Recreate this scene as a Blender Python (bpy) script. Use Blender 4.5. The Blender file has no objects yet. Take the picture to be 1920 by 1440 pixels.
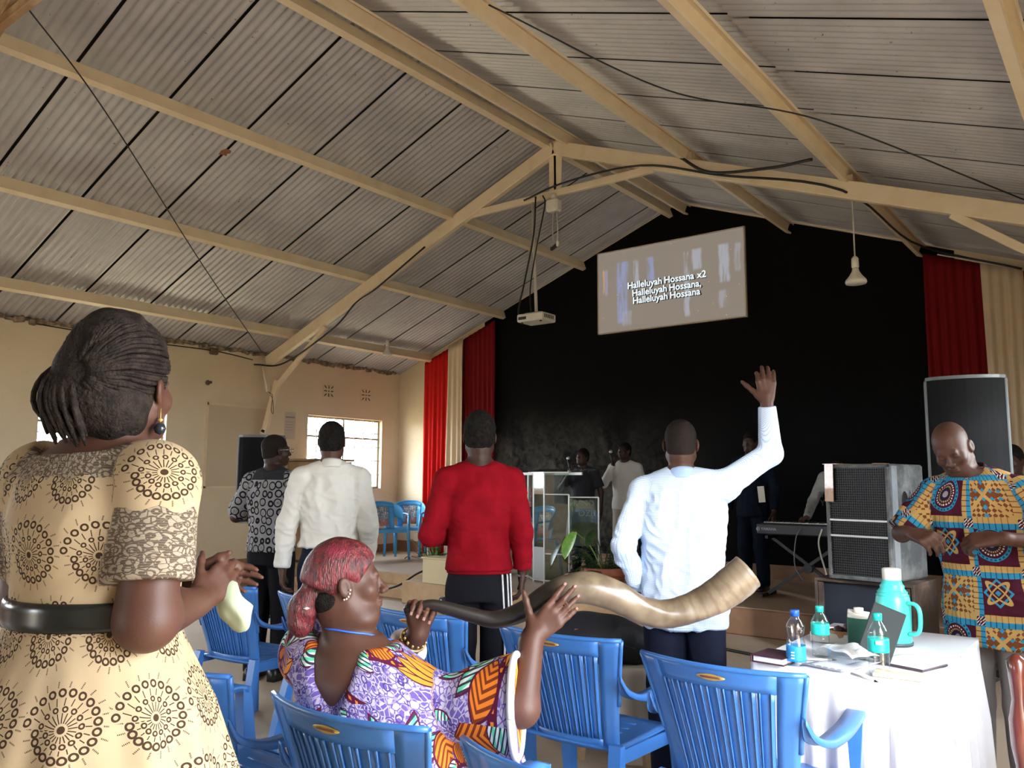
import bpy, math, random
import numpy as np
from mathutils import Vector, Matrix
random.seed(7); np.random.seed(7)
SC = bpy.context.scene
COL = SC.collection

# ---------------------------------------------------------------- camera
cam_d = bpy.data.cameras.new('camera'); cam = bpy.data.objects.new('camera', cam_d); COL.objects.link(cam)
cam_d.sensor_width = 36.0; cam_d.lens = 1540.4 * 36.0 / 1920.0
cam_d.clip_start = 0.05; cam_d.clip_end = 200
cR = Vector((.7928, .6095, .0041)).normalized(); cF = Vector((-.6052, .7873, .1172)).normalized()
cU = cR.cross(cF).normalized(); cR = cF.cross(cU).normalized()
M = Matrix((cR, cU, -cF)).transposed().to_4x4(); M.translation = Vector((0, 0, 1.40))
cam.matrix_world = M
SC.camera = cam

# ---------------------------------------------------------------- world, daylight, exposure
W = bpy.data.worlds.new('daylight_sky'); SC.world = W; W.use_nodes = True
wn = W.node_tree; wn.nodes.clear()
wo = wn.nodes.new('ShaderNodeOutputWorld'); wb = wn.nodes.new('ShaderNodeBackground')
wb.inputs[0].default_value = (0.86, 0.92, 1.0, 1); wb.inputs[1].default_value = 30.0
wn.links.new(wb.outputs[0], wo.inputs[0])
SC.view_settings.view_transform = 'Standard'; SC.view_settings.look = 'None'
SC.view_settings.exposure = 0.15; SC.view_settings.gamma = 1.0; SC.view_settings.use_curve_mapping = False
SC.cycles.max_bounces = 10; SC.cycles.diffuse_bounces = 6; SC.cycles.transparent_max_bounces = 12
SC.cycles.sample_clamp_indirect = 8.0
SC.cycles.use_denoising = True

# hall measures (metres)
XL, XR, XG = -9.97, 0.47, -4.75       # left wall, right wall, ridge line
YE, YB = 9.84, -6.2                   # stage wall, rear wall
ZG, SL = 5.03, 0.369                  # purlin line under the ridge, roof slope
STAGE = 0.25
def roof_z(x): return ZG + 0.13 - SL * abs(x - XG)

# openings: (wall, y0, y1, z0, z1) -- every one is a real hole in the wall lit by the sky outside
OPEN_L = [(7.93, 9.45, 1.27, 2.38), (4.12, 5.67, 1.27, 2.38), (0.3, 1.85, 1.27, 2.38), (-3.5, -1.9, 1.27, 2.38)]
OPEN_R = [(0.9, 2.6, 0.0, 2.4), (4.12, 5.67, 1.27, 2.38)]
OPEN_B = [(-5.3, -4.1, 0.0, 2.2)]
def portal(name, loc, rot, sx, sy):
    l = bpy.data.lights.new(name, 'AREA'); l.shape = 'RECTANGLE'; l.size = sx; l.size_y = sy
    l.cycles.is_portal = True
    o = bpy.data.objects.new(name, l); o.location = loc; o.rotation_euler = rot; COL.objects.link(o)
# low sun entering by the open side door
sun_d = bpy.data.lights.new('sun', 'SUN'); sun_d.energy = 4.5; sun_d.angle = math.radians(5); sun_d.color = (.93, .96, 1.0)
sun = bpy.data.objects.new('sun', sun_d); COL.objects.link(sun); sun.location = (6, -4, 5)
sun.rotation_euler = Vector((-.74, .62, -.30)).to_track_quat('-Z', 'Y').to_euler()
for i, (a, b, c, d) in enumerate(OPEN_L):
    portal('window_daylight', (XL - .21, (a + b) / 2, (c + d) / 2), (0, -math.pi / 2, 0), d - c, b - a)
for i, (a, b, c, d) in enumerate(OPEN_R):
    portal('window_daylight', (XR + .21, (a + b) / 2, (c + d) / 2), (0, math.pi / 2, 0), d - c, b - a)
for a, b, c, d in OPEN_B:
    portal('door_daylight', ((a + b) / 2, YB - .21, (c + d) / 2), (math.pi / 2, 0, 0), b - a, d - c)

# ================================================================ helpers: meshes
def V3(*a): return np.array(a, float)
def unit(v):
    v = np.asarray(v, float); return v / max(np.linalg.norm(v), 1e-9)
def empty(name, loc=(0, 0, 0), rz=0.0, label=None, cat=None, group=None):
    o = bpy.data.objects.new(name, None); COL.objects.link(o); o.location = loc; o.rotation_euler = (0, 0, rz)
    o.empty_display_size = .1
    return tag(o, label, cat, group)
def tag(o, label=None, cat=None, group=None, kind=None):
    if label: o['label'] = label
    if cat: o['category'] = cat
    if group: o['group'] = group
    if kind: o['kind'] = kind
    return o
def link_mesh(name, me, m, parent=None):
    o = bpy.data.objects.new(name, me); COL.objects.link(o)
    if m is not None and len(me.materials) == 0: me.materials.append(m)
    if parent is not None: o.parent = parent
    return o
def copy_tree(o, parent=None):
    c = o.copy(); COL.objects.link(c); c.parent = parent
    for ch in list(o.children): copy_tree(ch, c)
    return c
class MB:
    def __init__(s): s.v = []; s.f = []; s.sm = []
    def add(s, vs, fs, smooth=False):
        n = len(s.v); s.v += [tuple(map(float, p)) for p in vs]
        s.f += [tuple(i + n for i in f) for f in fs]; s.sm += [smooth] * len(fs); return s
    def box(s, c, size, rot=None, bev=0.0):
        hx, hy, hz = [t / 2 for t in size]
        if bev <= 0:
            P = [(x, y, z) for x in (-hx, hx) for y in (-hy, hy) for z in (-hz, hz)]
            F = [(0, 1, 3, 2), (4, 6, 7, 5), (0, 4, 5, 1), (2, 3, 7, 6), (0, 2, 6, 4), (1, 5, 7, 3)]
        else:
            b = min(bev, hx * .95, hy * .95, hz * .95); P = []; idx = {}
            for sx in (-1, 1):
                for sy in (-1, 1):
                    for sz in (-1, 1):
                        for ax in range(3):
                            q = [sx * (hx - b), sy * (hy - b), sz * (hz - b)]; q[ax] = (sx * hx, sy * hy, sz * hz)[ax]
                            idx[(sx, sy, sz, ax)] = len(P); P.append(tuple(q))
            F = []
            def g(sg, ax): return idx[(sg[0], sg[1], sg[2], ax)]
            for ax in range(3):
                o1, o2 = [(1, 2), (2, 0), (0, 1)][ax]
                for sgn in (-1, 1):
                    q = []
                    for a, b2 in ((-1, -1), (1, -1), (1, 1), (-1, 1)):
                        sg = [0, 0, 0]; sg[ax] = sgn; sg[o1] = a; sg[o2] = b2; q.append(g(sg, ax))
                    F.append(tuple(q if sgn > 0 else q[::-1]))
                for a in (-1, 1):
                    for b2 in (-1, 1):
                        lo = [0, 0, 0]; lo[ax] = -1; lo[o1] = a; lo[o2] = b2; hi = list(lo); hi[ax] = 1
                        q = [g(lo, o1), g(hi, o1), g(hi, o2), g(lo, o2)]
                        F.append(tuple(q if a * b2 < 0 else q[::-1]))
            for sx in (-1, 1):
                for sy in (-1, 1):
                    for sz in (-1, 1):
                        q = [g((sx, sy, sz), 0), g((sx, sy, sz), 1), g((sx, sy, sz), 2)]
                        F.append(tuple(q if sx * sy * sz > 0 else q[::-1]))
        A = np.array(P)
        if rot is not None: A = A @ np.array(rot).T
        return s.add(A + np.array(c, float), F)
    def bar(s, a, b, w, h, up=(0, 0, 1), bev=0.0):
        a = np.array(a, float); b = np.array(b, float); d = unit(b - a); L = np.linalg.norm(b - a)
        u = np.array(up, float); u = u - d * (u @ d)
        if np.linalg.norm(u) < 1e-4: u = np.array((0, 1., 0)) - d * d[1]
        u = unit(u); r = np.cross(d, u)
        return s.box((a + b) / 2, (w, L, h), np.stack([r, d, u], 1), bev)
    def tube(s, pts, r, seg=8, cap=True, flat=None):
        P = np.array(pts, float); n = len(P); R = np.full(n, r) if np.isscalar(r) else np.array(r, float)
        T = np.gradient(P, axis=0); T /= np.maximum(np.linalg.norm(T, axis=1, keepdims=True), 1e-9)
        ref = np.array((0, 0, 1.)) if abs(T[0][2]) < .9 else np.array((1., 0, 0))
        u = unit(ref - T[0] * (ref @ T[0])); vs = []
        for i in range(n):
            u = unit(u - T[i] * (u @ T[i])); w = np.cross(T[i], u)
            for k in range(seg):
                a = 2 * math.pi * k / seg; fy = 1 if flat is None else flat
                vs.append(P[i] + R[i] * (math.cos(a) * u * fy + math.sin(a) * w))
        fs = [(i * seg + k, i * seg + (k + 1) % seg, (i + 1) * seg + (k + 1) % seg, (i + 1) * seg + k) for i in range(n - 1) for k in range(seg)]
        s.add(vs, fs, True)
        if cap:
            m = len(s.v) - n * seg
            s.f.append(tuple(m + k for k in range(seg))[::-1]); s.f.append(tuple(m + (n - 1) * seg + k for k in range(seg))); s.sm += [False, False]
        return s
    def lathe(s, prof, c=(0, 0, 0), seg=24, smooth=True, mod=None):
        vs = []; n = len(prof)
        for i, (r, z) in enumerate(prof):
            for k in range(seg):
                a = 2 * math.pi * k / seg; rr = r if mod is None else r * mod(a, z)
                vs.append((c[0] + rr * math.cos(a), c[1] + rr * math.sin(a), c[2] + z))
        fs = [(i * seg + k, i * seg + (k + 1) % seg, (i + 1) * seg + (k + 1) % seg, (i + 1) * seg + k) for i in range(n - 1) for k in range(seg)]
        fs.append(tuple(range(seg))[::-1]); fs.append(tuple((n - 1) * seg + k for k in range(seg)))
        s.add(vs, fs, smooth); s.sm[-1] = s.sm[-2] = False; return s
    def prism(s, poly, y0, y1, axis='y'):
        n = len(poly)
        def P(a, b, t): return (a, t, b) if axis == 'y' else ((t, a, b) if axis == 'x' else (a, b, t))
        vs = [P(a, b, y0) for a, b in poly] + [P(a, b, y1) for a, b in poly]
        fs = [tuple(range(n)), tuple(range(n, 2 * n))[::-1]] + [(i, i + n, (i + 1) % n + n, (i + 1) % n) for i in range(n)]
        return s.add(vs, fs)
    def grid(s, fn, nu, nv, smooth=True, thick=0.0, closed_u=False):
        G = np.array([[fn(i / nu, j / nv) for j in range(nv + 1)] for i in range(nu + 1)], float)
        m = nv + 1
        fs = [(i * m + j, (i + 1) * m + j, (i + 1) * m + j + 1, i * m + j + 1) for i in range(nu) for j in range(nv)]
        if thick == 0: return s.add(G.reshape(-1, 3), fs, smooth)
        du = np.gradient(G, axis=0); dv = np.gradient(G, axis=1); N = np.cross(du, dv); N /= np.maximum(np.linalg.norm(N, axis=2, keepdims=True), 1e-9)
        A = (G + N * thick / 2).reshape(-1, 3); B = (G - N * thick / 2).reshape(-1, 3); o = len(A)
        s.add(np.vstack([A, B]), fs + [tuple(i + o for i in f)[::-1] for f in fs] +
              [((i + 1) * m, i * m, i * m + o, (i + 1) * m + o) for i in range(nu)] + [(i * m + nv, (i + 1) * m + nv, (i + 1) * m + nv + o, i * m + nv + o) for i in range(nu)] +
              [(j, j + 1, j + 1 + o, j + o) for j in range(nv)] + [(nu * m + j + 1, nu * m + j, nu * m + j + o, nu * m + j + 1 + o) for j in range(nv)], smooth)
        return s
    def mesh(s, name, m=None, fix=True):
        me = bpy.data.meshes.new(name); me.from_pydata(s.v, [], s.f)
        me.polygons.foreach_set('use_smooth', s.sm)
        if m is not None: me.materials.append(m)
        me.validate(); me.update()
        if fix:
            import bmesh
            b = bmesh.new(); b.from_mesh(me); bmesh.ops.recalc_face_normals(b, faces=b.faces); b.to_mesh(me); b.free()
        return me
    def build(s, name, m, parent=None, label=None, loc=None, rz=None):
        o = link_mesh(name, s.mesh(name, m), m, parent)
        if label: o['label'] = label
        if loc is not None: o.location = loc
        if rz is not None: o.rotation_euler = (0, 0, rz)
        return o

def spline(pts, n=24):
    P = np.array(pts, float); m = len(P)
    if m < 3: return [P[0] + (P[-1] - P[0]) * t for t in np.linspace(0, 1, n)]
    ext = np.vstack([2 * P[0] - P[1], P, 2 * P[-1] - P[-2]]); out = []
    for t in np.linspace(0, m - 1, n):
        i = min(int(t), m - 2); u = t - i; a, b, c, d = ext[i:i + 4]
        out.append(.5 * (2 * b + (c - a) * u + (2 * a - 5 * b + 4 * c - d) * u * u + (3 * b - a - 3 * c + d) * u ** 3))
    return np.array(out)
def sag(a, b, drop, n=16):
    a = np.array(a, float); b = np.array(b, float)
    return [a + (b - a) * t - np.array((0, 0, drop * 4 * t * (1 - t))) for t in np.linspace(0, 1, n)]

# ================================================================ helpers: node expressions
class X:
    nt = None
    def __init__(s, v): s.v = v
    @staticmethod
    def m(op, *a, clamp=False):
        n = X.nt.nodes.new('ShaderNodeMath'); n.operation = op; n.use_clamp = clamp
        for i, q in enumerate(a):
            q = q.v if isinstance(q, X) else q
            if isinstance(q, (int, float)): n.inputs[i].default_value = q
            else: X.nt.links.new(q, n.inputs[i])
        return X(n.outputs[0])
    def __add__(s, o): return X.m('ADD', s, o)
    __radd__ = __add__
    def __sub__(s, o): return X.m('SUBTRACT', s, o)
    def __rsub__(s, o): return X.m('SUBTRACT', o, s)
    def __mul__(s, o): return X.m('MULTIPLY', s, o)
    __rmul__ = __mul__
    def __truediv__(s, o): return X.m('DIVIDE', s, o)
    def __rtruediv__(s, o): return X.m('DIVIDE', o, s)
    def __neg__(s): return X.m('MULTIPLY', s, -1.0)
def xsin(a): return X.m('SINE', a)
def xcos(a): return X.m('COSINE', a)
def xabs(a): return X.m('ABSOLUTE', a)
def xfloor(a): return X.m('FLOOR', a)
def xfrac(a): return X.m('FRACT', a)
def xmin(a, b): return X.m('MINIMUM', a, b)
def xmax(a, b): return X.m('MAXIMUM', a, b)
def xsqrt(a): return X.m('SQRT', a)
def xlen(a, b): return X.m('SQRT', a * a + b * b)
def xatan(y, x): return X.m('ARCTAN2', y, x)
def lt(a, b): return X.m('LESS_THAN', a, b)
def gt(a, b): return X.m('GREATER_THAN', a, b)
def band(a, c, w): return lt(xabs(a - c), w)          # 1 where |a-c|<w
def rep(a, p): return a - p * xfloor(a / p + .5)        # centred repeat
def xclamp(a): return X.m('ADD', a, 0.0, clamp=True)
def rgba(c): return (c[0], c[1], c[2], 1.0)
def cmix(fac, a, b):
    n = X.nt.nodes.new('ShaderNodeMix'); n.data_type = 'RGBA'
    q = fac.v if isinstance(fac, X) else fac
    if isinstance(q, (int, float)): n.inputs[0].default_value = q
    else: X.nt.links.new(q, n.inputs[0])
    for i, c in ((6, a), (7, b)):
        if isinstance(c, (tuple, list)): n.inputs[i].default_value = rgba(c)
        else: X.nt.links.new(c, n.inputs[i])
    return n.outputs[2]
def coord(kind='Object', attr=None):
    if attr:
        n = X.nt.nodes.new('ShaderNodeAttribute'); n.attribute_name = attr; vec = n.outputs['Vector']
    elif kind == 'World':
        n = X.nt.nodes.new('ShaderNodeNewGeometry'); vec = n.outputs['Position']
    else:
        n = X.nt.nodes.new('ShaderNodeTexCoord'); vec = n.outputs[kind]
    s = X.nt.nodes.new('ShaderNodeSeparateXYZ'); X.nt.links.new(vec, s.inputs[0])
    return vec, X(s.outputs[0]), X(s.outputs[1]), X(s.outputs[2])
def comb(x, y, z=0.0):
    n = X.nt.nodes.new('ShaderNodeCombineXYZ')
    for i, q in enumerate((x, y, z)):
        q = q.v if isinstance(q, X) else q
        if isinstance(q, (int, float)): n.inputs[i].default_value = q
        else: X.nt.links.new(q, n.inputs[i])
    return n.outputs[0]
def noise(vec, scale, detail=3.0, rough=.5, dist=0.0):
    n = X.nt.nodes.new('ShaderNodeTexNoise'); n.inputs['Scale'].default_value = scale; n.inputs['Detail'].default_value = detail
    n.inputs['Roughness'].default_value = rough; n.inputs['Distortion'].default_value = dist
    if vec is not None: X.nt.links.new(vec, n.inputs['Vector'])
    return X(n.outputs['Fac'])
def voronoi(vec, scale, feature='F1', rand=1.0):
    n = X.nt.nodes.new('ShaderNodeTexVoronoi'); n.feature = feature; n.inputs['Scale'].default_value = scale; n.inputs['Randomness'].default_value = rand
    X.nt.links.new(vec, n.inputs['Vector']); return n
def ramp01(a, lo, hi):
    n = X.nt.nodes.new('ShaderNodeMapRange'); n.interpolation_type = 'SMOOTHSTEP'
    q = a.v if isinstance(a, X) else a; X.nt.links.new(q, n.inputs[0]); n.inputs[1].default_value = lo; n.inputs[2].default_value = hi
    return X(n.outputs[0])
MATS = {}
def mat(name, color=(.5, .5, .5), rough=.6, metal=0.0, fn=None, bump=None, **kw):
    """fn() -> colour socket / (colour, roughness); bump() -> (height X, strength)"""
    if name in MATS: return MATS[name]
    m = bpy.data.materials.new(name); m.use_nodes = True; nt = m.node_tree; X.nt = nt
    b = nt.nodes['Principled BSDF']
    b.inputs['Base Color'].default_value = rgba(color); b.inputs['Roughness'].default_value = rough; b.inputs['Metallic'].default_value = metal
    for k, v in kw.items(): b.inputs[k.replace('_', ' ')].default_value = v
    if fn:
        r = fn(); r2 = None
        if isinstance(r, tuple) and len(r) == 2 and not isinstance(r[0], float): r, r2 = r
        if not isinstance(r, tuple): nt.links.new(r, b.inputs['Base Color'])
        if r2 is not None: nt.links.new(r2.v, b.inputs['Roughness'])
    if bump:
        h, st = bump(); n = nt.nodes.new('ShaderNodeBump'); n.inputs['Strength'].default_value = st; n.inputs['Distance'].default_value = .01
        nt.links.new(h.v, n.inputs['Height']); nt.links.new(n.outputs[0], b.inputs['Normal'])
    MATS[name] = m; return m
def mottled(c1, c2, scale=6.0, detail=5.0, lo=.35, hi=.65):
    def f():
        vec, x, y, z = coord('Object'); return cmix(ramp01(noise(vec, scale, detail), lo, hi), c1, c2)
    return f
def nbump(scale, st, detail=3.0):
    def f():
        vec, *_ = coord('Object'); return noise(vec, scale, detail), st
    return f
def glass_mat(name, color=(1, 1, 1), alpha_like=.85, rough=.02):
    """thin clear sheet: mostly transparent with a glossy coat"""
    if name in MATS: return MATS[name]
    m = bpy.data.materials.new(name); m.use_nodes = True; nt = m.node_tree; nt.nodes.clear()
    o = nt.nodes.new('ShaderNodeOutputMaterial'); t = nt.nodes.new('ShaderNodeBsdfTransparent'); g = nt.nodes.new('ShaderNodeBsdfGlossy'); mx = nt.nodes.new('ShaderNodeMixShader')
    t.inputs[0].default_value = rgba(color); g.inputs['Roughness'].default_value = rough; lw = nt.nodes.new('ShaderNodeLayerWeight'); lw.inputs[0].default_value = .5; f = nt.nodes.new('ShaderNodeMath'); f.operation = 'POWER'; f.inputs[1].default_value = 5.0; nt.links.new(lw.outputs['Facing'], f.inputs[0])
    ma = nt.nodes.new('ShaderNodeMath'); ma.operation = 'ADD'; ma.inputs[1].default_value = 1 - alpha_like; ma.use_clamp = True
    nt.links.new(f.outputs[0], ma.inputs[0]); nt.links.new(ma.outputs[0], mx.inputs[0]); nt.links.new(t.outputs[0], mx.inputs[1]); nt.links.new(g.outputs[0], mx.inputs[2]); nt.links.new(mx.outputs[0], o.inputs[0])
    MATS[name] = m; return m
def emit_mat(name, color, strength):
    if name in MATS: return MATS[name]
    m = mat(name, color, .8); b = m.node_tree.nodes['Principled BSDF']
    b.inputs['Emission Color'].default_value = rgba(color); b.inputs['Emission Strength'].default_value = strength
    return m
def text(name, s, size, m, M4, parent=None, extrude=.001, align='CENTER', space=1.0, label=None, bold=0.0, shear=0.0):
    c = bpy.data.curves.new(name, 'FONT'); c.body = s; c.size = size; c.extrude = extrude; c.align_x = align; c.align_y = 'CENTER'
    c.space_character = space; c.offset = bold; c.shear = shear; c.resolution_u = 3
    t = bpy.data.objects.new(name, c); COL.objects.link(t)
    dg = bpy.context.evaluated_depsgraph_get(); dg.update()
    me = bpy.data.meshes.new_from_object(t.evaluated_get(dg)); me.materials.clear(); me.materials.append(m)
    bpy.data.objects.remove(t); bpy.data.curves.remove(c)
    me.name = name; o = bpy.data.objects.new(name, me); COL.objects.link(o); o.parent = parent; o.matrix_basis = M4
    if label: o['label'] = label
    return o
def frame4(o, xdir, ydir):
    """matrix whose local x,y map to xdir,ydir (lettering lies in x/y)"""
    x = Vector(xdir).normalized(); y = Vector(ydir).normalized(); z = x.cross(y)
    m = Matrix((x, y, z)).transposed().to_4x4(); m.translation = Vector(o); return m

# ================================================================ helpers: implicit bodies
def rotm(yaw=0., pitch=0., roll=0.):
    """yaw about z (left positive), pitch about x (up positive), roll about y"""
    cy, sy = math.cos(yaw), math.sin(yaw); cp, sp = math.cos(pitch), math.sin(pitch); cr, sr = math.cos(roll), math.sin(roll)
    Z = np.array([[cy, -sy, 0], [sy, cy, 0], [0, 0, 1]]); Xm = np.array([[1, 0, 0], [0, cp, -sp], [0, sp, cp]]); Y = np.array([[cr, 0, sr], [0, 1, 0], [-sr, 0, cr]])
    return Z @ Xm @ Y
def cap(a, b, ra, rb=None, k=.02, flat=0, op='+'):
    return dict(t='cap', a=np.array(a, float), b=np.array(b, float), ra=ra, rb=ra if rb is None else rb, k=k, flat=flat, op=op)
def ell(c, r, R=None, k=.02, op='+'):
    r = (r, r, r) if np.isscalar(r) else r
    return dict(t='ell', c=np.array(c, float), r=np.array(r, float), R=np.eye(3) if R is None else np.array(R), k=k, op=op)
def colm(prof, k=.02, op='+', fold=None, sq=2.0):
    """prof rows: z, cx, cy, rx, ry ; flat ends"""
    return dict(t='col', p=np.array(prof, float), k=k, op=op, fold=fold, sq=sq)
def half(n, d, k=.004):
    """remove everything where n.x > d"""
    return dict(t='half', n=unit(n), d=d, k=k, op='-')
def xf(parts, R, o, s=1.0):
    out = []
    for p in parts:
        q = dict(p)
        if p['t'] == 'cap': q['a'] = R @ (p['a'] * s) + o; q['b'] = R @ (p['b'] * s) + o; q['ra'] = p['ra'] * s; q['rb'] = p['rb'] * s; q['k'] = p['k'] * s
        elif p['t'] == 'ell': q['c'] = R @ (p['c'] * s) + o; q['r'] = p['r'] * s; q['R'] = R @ p['R']; q['k'] = p['k'] * s
        elif p['t'] == 'half': q['n'] = R @ p['n']; q['d'] = p['d'] * s + q['n'] @ o
        out.append(q)
    return out
def bbox(p, pad):
    if p['t'] == 'cap':
        r = max(p['ra'], p['rb']); return np.minimum(p['a'], p['b']) - r - pad, np.maximum(p['a'], p['b']) + r + pad
    if p['t'] == 'ell':
        e = np.sqrt(((p['R'] * p['r']) ** 2).sum(1)); return p['c'] - e - pad, p['c'] + e + pad
    q = p['p']; g = 1.25 if p.get('fold') else 1.0
    return (np.array([(q[:, 1] - q[:, 3] * g).min(), (q[:, 2] - q[:, 4] * g).min(), q[:, 0].min()]) - pad, np.array([(q[:, 1] + q[:, 3] * g).max(), (q[:, 2] + q[:, 4] * g).max(), q[:, 0].max()]) + pad)
def pdist(p, P):
    if p['t'] == 'cap':
        ab = p['b'] - p['a']; L2 = ab @ ab; t = ((P - p['a']) @ ab) / L2; tc = np.clip(t, 0, 1)
        d = np.linalg.norm(P - p['a'] - tc[..., None] * ab, axis=-1) - (p['ra'] + (p['rb'] - p['ra']) * tc)
        L = math.sqrt(L2)
        if p['flat'] & 1: d = np.maximum(d, -t * L)
        if p['flat'] & 2: d = np.maximum(d, (t - 1) * L)
        return d
    if p['t'] == 'ell':
        q = (P - p['c']) @ p['R']; n = np.linalg.norm(q / p['r'], axis=-1); g = np.linalg.norm(q / p['r'] ** 2, axis=-1)
        return n * (n - 1) / np.maximum(g, 1e-6)
    if p['t'] == 'half':
        return p['d'] - P @ p['n']
    q = p['p']; z = P[..., 2]; cx, cy, rx, ry = [np.interp(z, q[:, 0], q[:, i]) for i in (1, 2, 3, 4)]
    dx = (P[..., 0] - cx) / rx; dy = (P[..., 1] - cy) / ry
    if p['fold']:
        fo = p['fold'](np.arctan2(P[..., 1] - cy, P[..., 0] - cx), z); dx = dx / fo; dy = dy / fo
    e = p['sq']; n = (np.abs(dx) ** e + np.abs(dy) ** e) ** (1 / e)
    d = (n - 1) * np.minimum(rx, ry)
    return np.maximum(d, np.maximum(z - q[-1, 0], q[0, 0] - z))
def sdf_mesh(parts, h=.006):
    adds = [p for p in parts if p['op'] == '+']
    bb = [bbox(p, 0) for p in adds]; lo = np.min([b[0] for b in bb], 0) - 4 * h; hi = np.max([b[1] for b in bb], 0) + 4 * h
    n = np.ceil((hi - lo) / h).astype(int) + 1
    F = np.full(n, 1.0, np.float32); ax = [lo[i] + h * np.arange(n[i]) for i in range(3)]
    for p in parts:
        if p['t'] == 'half': i0 = np.zeros(3, int); i1 = n
        else:
            a, b = bbox(p, p['k'] * 1.5 + 3 * h); i0 = np.maximum(((a - lo) / h).astype(int), 0); i1 = np.minimum(((b - lo) / h).astype(int) + 2, n)
            if np.any(i1 <= i0): continue
        sl = tuple(slice(i0[i], i1[i]) for i in range(3))
        P = np.stack(np.meshgrid(ax[0][sl[0]], ax[1][sl[1]], ax[2][sl[2]], indexing='ij'), -1)
        d = pdist(p, P).astype(np.float32); f = F[sl]; k = p['k']
        if p['op'] == '+': hh = np.maximum(k - np.abs(f - d), 0) / k; F[sl] = np.minimum(f, d) - hh * hh * k * .25
        else: d = -d; hh = np.maximum(k - np.abs(f - d), 0) / k; F[sl] = np.maximum(f, d) + hh * hh * k * .25
    ins = F < 0
    cnt = np.zeros(n - 1, np.int8); offs = [(i, j, k) for i in (0, 1) for j in (0, 1) for k in (0, 1)]
    for o in offs: cnt += ins[o[0]:n[0] - 1 + o[0], o[1]:n[1] - 1 + o[1], o[2]:n[2] - 1 + o[2]]
    act = np.argwhere((cnt > 0) & (cnt < 8)); ids = np.full(n - 1, -1, np.int64); ids[tuple(act.T)] = np.arange(len(act))
    vals = np.stack([F[act[:, 0] + o[0], act[:, 1] + o[1], act[:, 2] + o[2]] for o in offs], 1); oc = np.array(offs, float)
    pos = np.zeros((len(act), 3)); num = np.zeros(len(act))
    for i in range(8):
        for j in range(i + 1, 8):
            if sum(abs(oc[i] - oc[j])) != 1: continue
            a = vals[:, i]; b = vals[:, j]; c = (a < 0) != (b < 0); t = np.where(c, a / np.where(c, a - b, 1), 0)
            pos += np.where(c[:, None], oc[i] + t[:, None] * (oc[j] - oc[i]), 0); num += c
    pos = lo + h * (act + pos / num[:, None]); quads = []
    for axi in range(3):
        o1, o2 = [(1, 2), (2, 0), (0, 1)][axi]
        s0 = [slice(None)] * 3; s1 = [slice(None)] * 3; s0[axi] = slice(0, n[axi] - 1); s1[axi] = slice(1, n[axi])
        A = ins[tuple(s0)]; B = ins[tuple(s1)]; e = np.argwhere(A != B)
        e = e[(e[:, o1] > 0) & (e[:, o2] > 0) & (e[:, o1] < n[o1] - 1) & (e[:, o2] < n[o2] - 1)]
        sg = A[tuple(e.T)]; q = []
        for d1, d2 in ((-1, -1), (0, -1), (0, 0), (-1, 0)):
            c = e.copy(); c[:, o1] += d1; c[:, o2] += d2; q.append(ids[tuple(c.T)])
        q = np.stack(q, 1); q[~sg] = q[~sg][:, ::-1]; quads.append(q)
    return pos, np.vstack(quads)
def vnormals(P, Q):
    n = np.cross(P[Q[:, 2]] - P[Q[:, 0]], P[Q[:, 3]] - P[Q[:, 1]]); N = np.zeros_like(P)
    for i in range(4): np.add.at(N, Q[:, i], n)
    return N / np.maximum(np.linalg.norm(N, axis=1, keepdims=True), 1e-9)
def relax(P, Q, it=2, lam=.5):
    E = np.vstack([Q[:, [0, 1]], Q[:, [1, 2]], Q[:, [2, 3]], Q[:, [3, 0]]]); deg = np.bincount(E[:, 0], minlength=len(P)) + np.bincount(E[:, 1], minlength=len(P))
    for _ in range(it):
        S = np.zeros_like(P)
        for i in range(3): S[:, i] = np.bincount(E[:, 0], P[E[:, 1], i], len(P)) + np.bincount(E[:, 1], P[E[:, 0], i], len(P))
        P = P + lam * (S / np.maximum(deg, 1)[:, None] - P)
    return P
def np_mesh(name, P, Q, m):
    me = bpy.data.meshes.new(name); me.vertices.add(len(P)); me.vertices.foreach_set('co', P.astype(np.float32).ravel())
    me.loops.add(4 * len(Q)); me.loops.foreach_set('vertex_index', Q.astype(np.int32).ravel()); me.polygons.add(len(Q))
    me.polygons.foreach_set('loop_start', np.arange(0, 4 * len(Q), 4, dtype=np.int32))
    me.polygons.foreach_set('use_smooth', np.ones(len(Q), bool)); me.update(calc_edges=True); me.validate()
    if m is not None: me.materials.append(m)
    return me
def wob(P, freq, seed=0, n=5):
    """cheap smooth noise in -1..1"""
    r = np.random.RandomState(seed); s = np.zeros(len(P))
    for _ in range(n):
        k = r.normal(size=3); k = k / np.linalg.norm(k) * freq * r.uniform(.7, 1.4); k2 = r.normal(size=3); k2 = k2 / np.linalg.norm(k2) * freq * .6
        s += np.sin(P @ k + r.uniform(0, 6.28) + 1.4 * np.sin(P @ k2 + r.uniform(0, 6.28)))
    return s / n
def folds(P, seed, freq, amp, stretch=(1, 1, .35)):
    """cloth creases: ridged noise drawn out along one direction"""
    w = wob(P * np.array(stretch), freq, seed); return amp * (1 - np.abs(w) * 2.2).clip(-1, 1)
def body(name, parts, m, parent, h=.006, disp=None, uv=None, sm=1, label=None):
    P, Q = sdf_mesh(parts, h); P = relax(P, Q, sm)
    P0 = P
    if disp is not None: P = P + vnormals(P, Q) * disp(P)[:, None]
    me = np_mesh(name, P, Q, m)
    if uv is not None:
        a = me.attributes.new('puv', 'FLOAT_VECTOR', 'POINT'); a.data.foreach_set('vector', uv(P0).astype(np.float32).ravel())
    o = link_mesh(name, me, m, parent)
    if label: o['label'] = label
    return o

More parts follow.
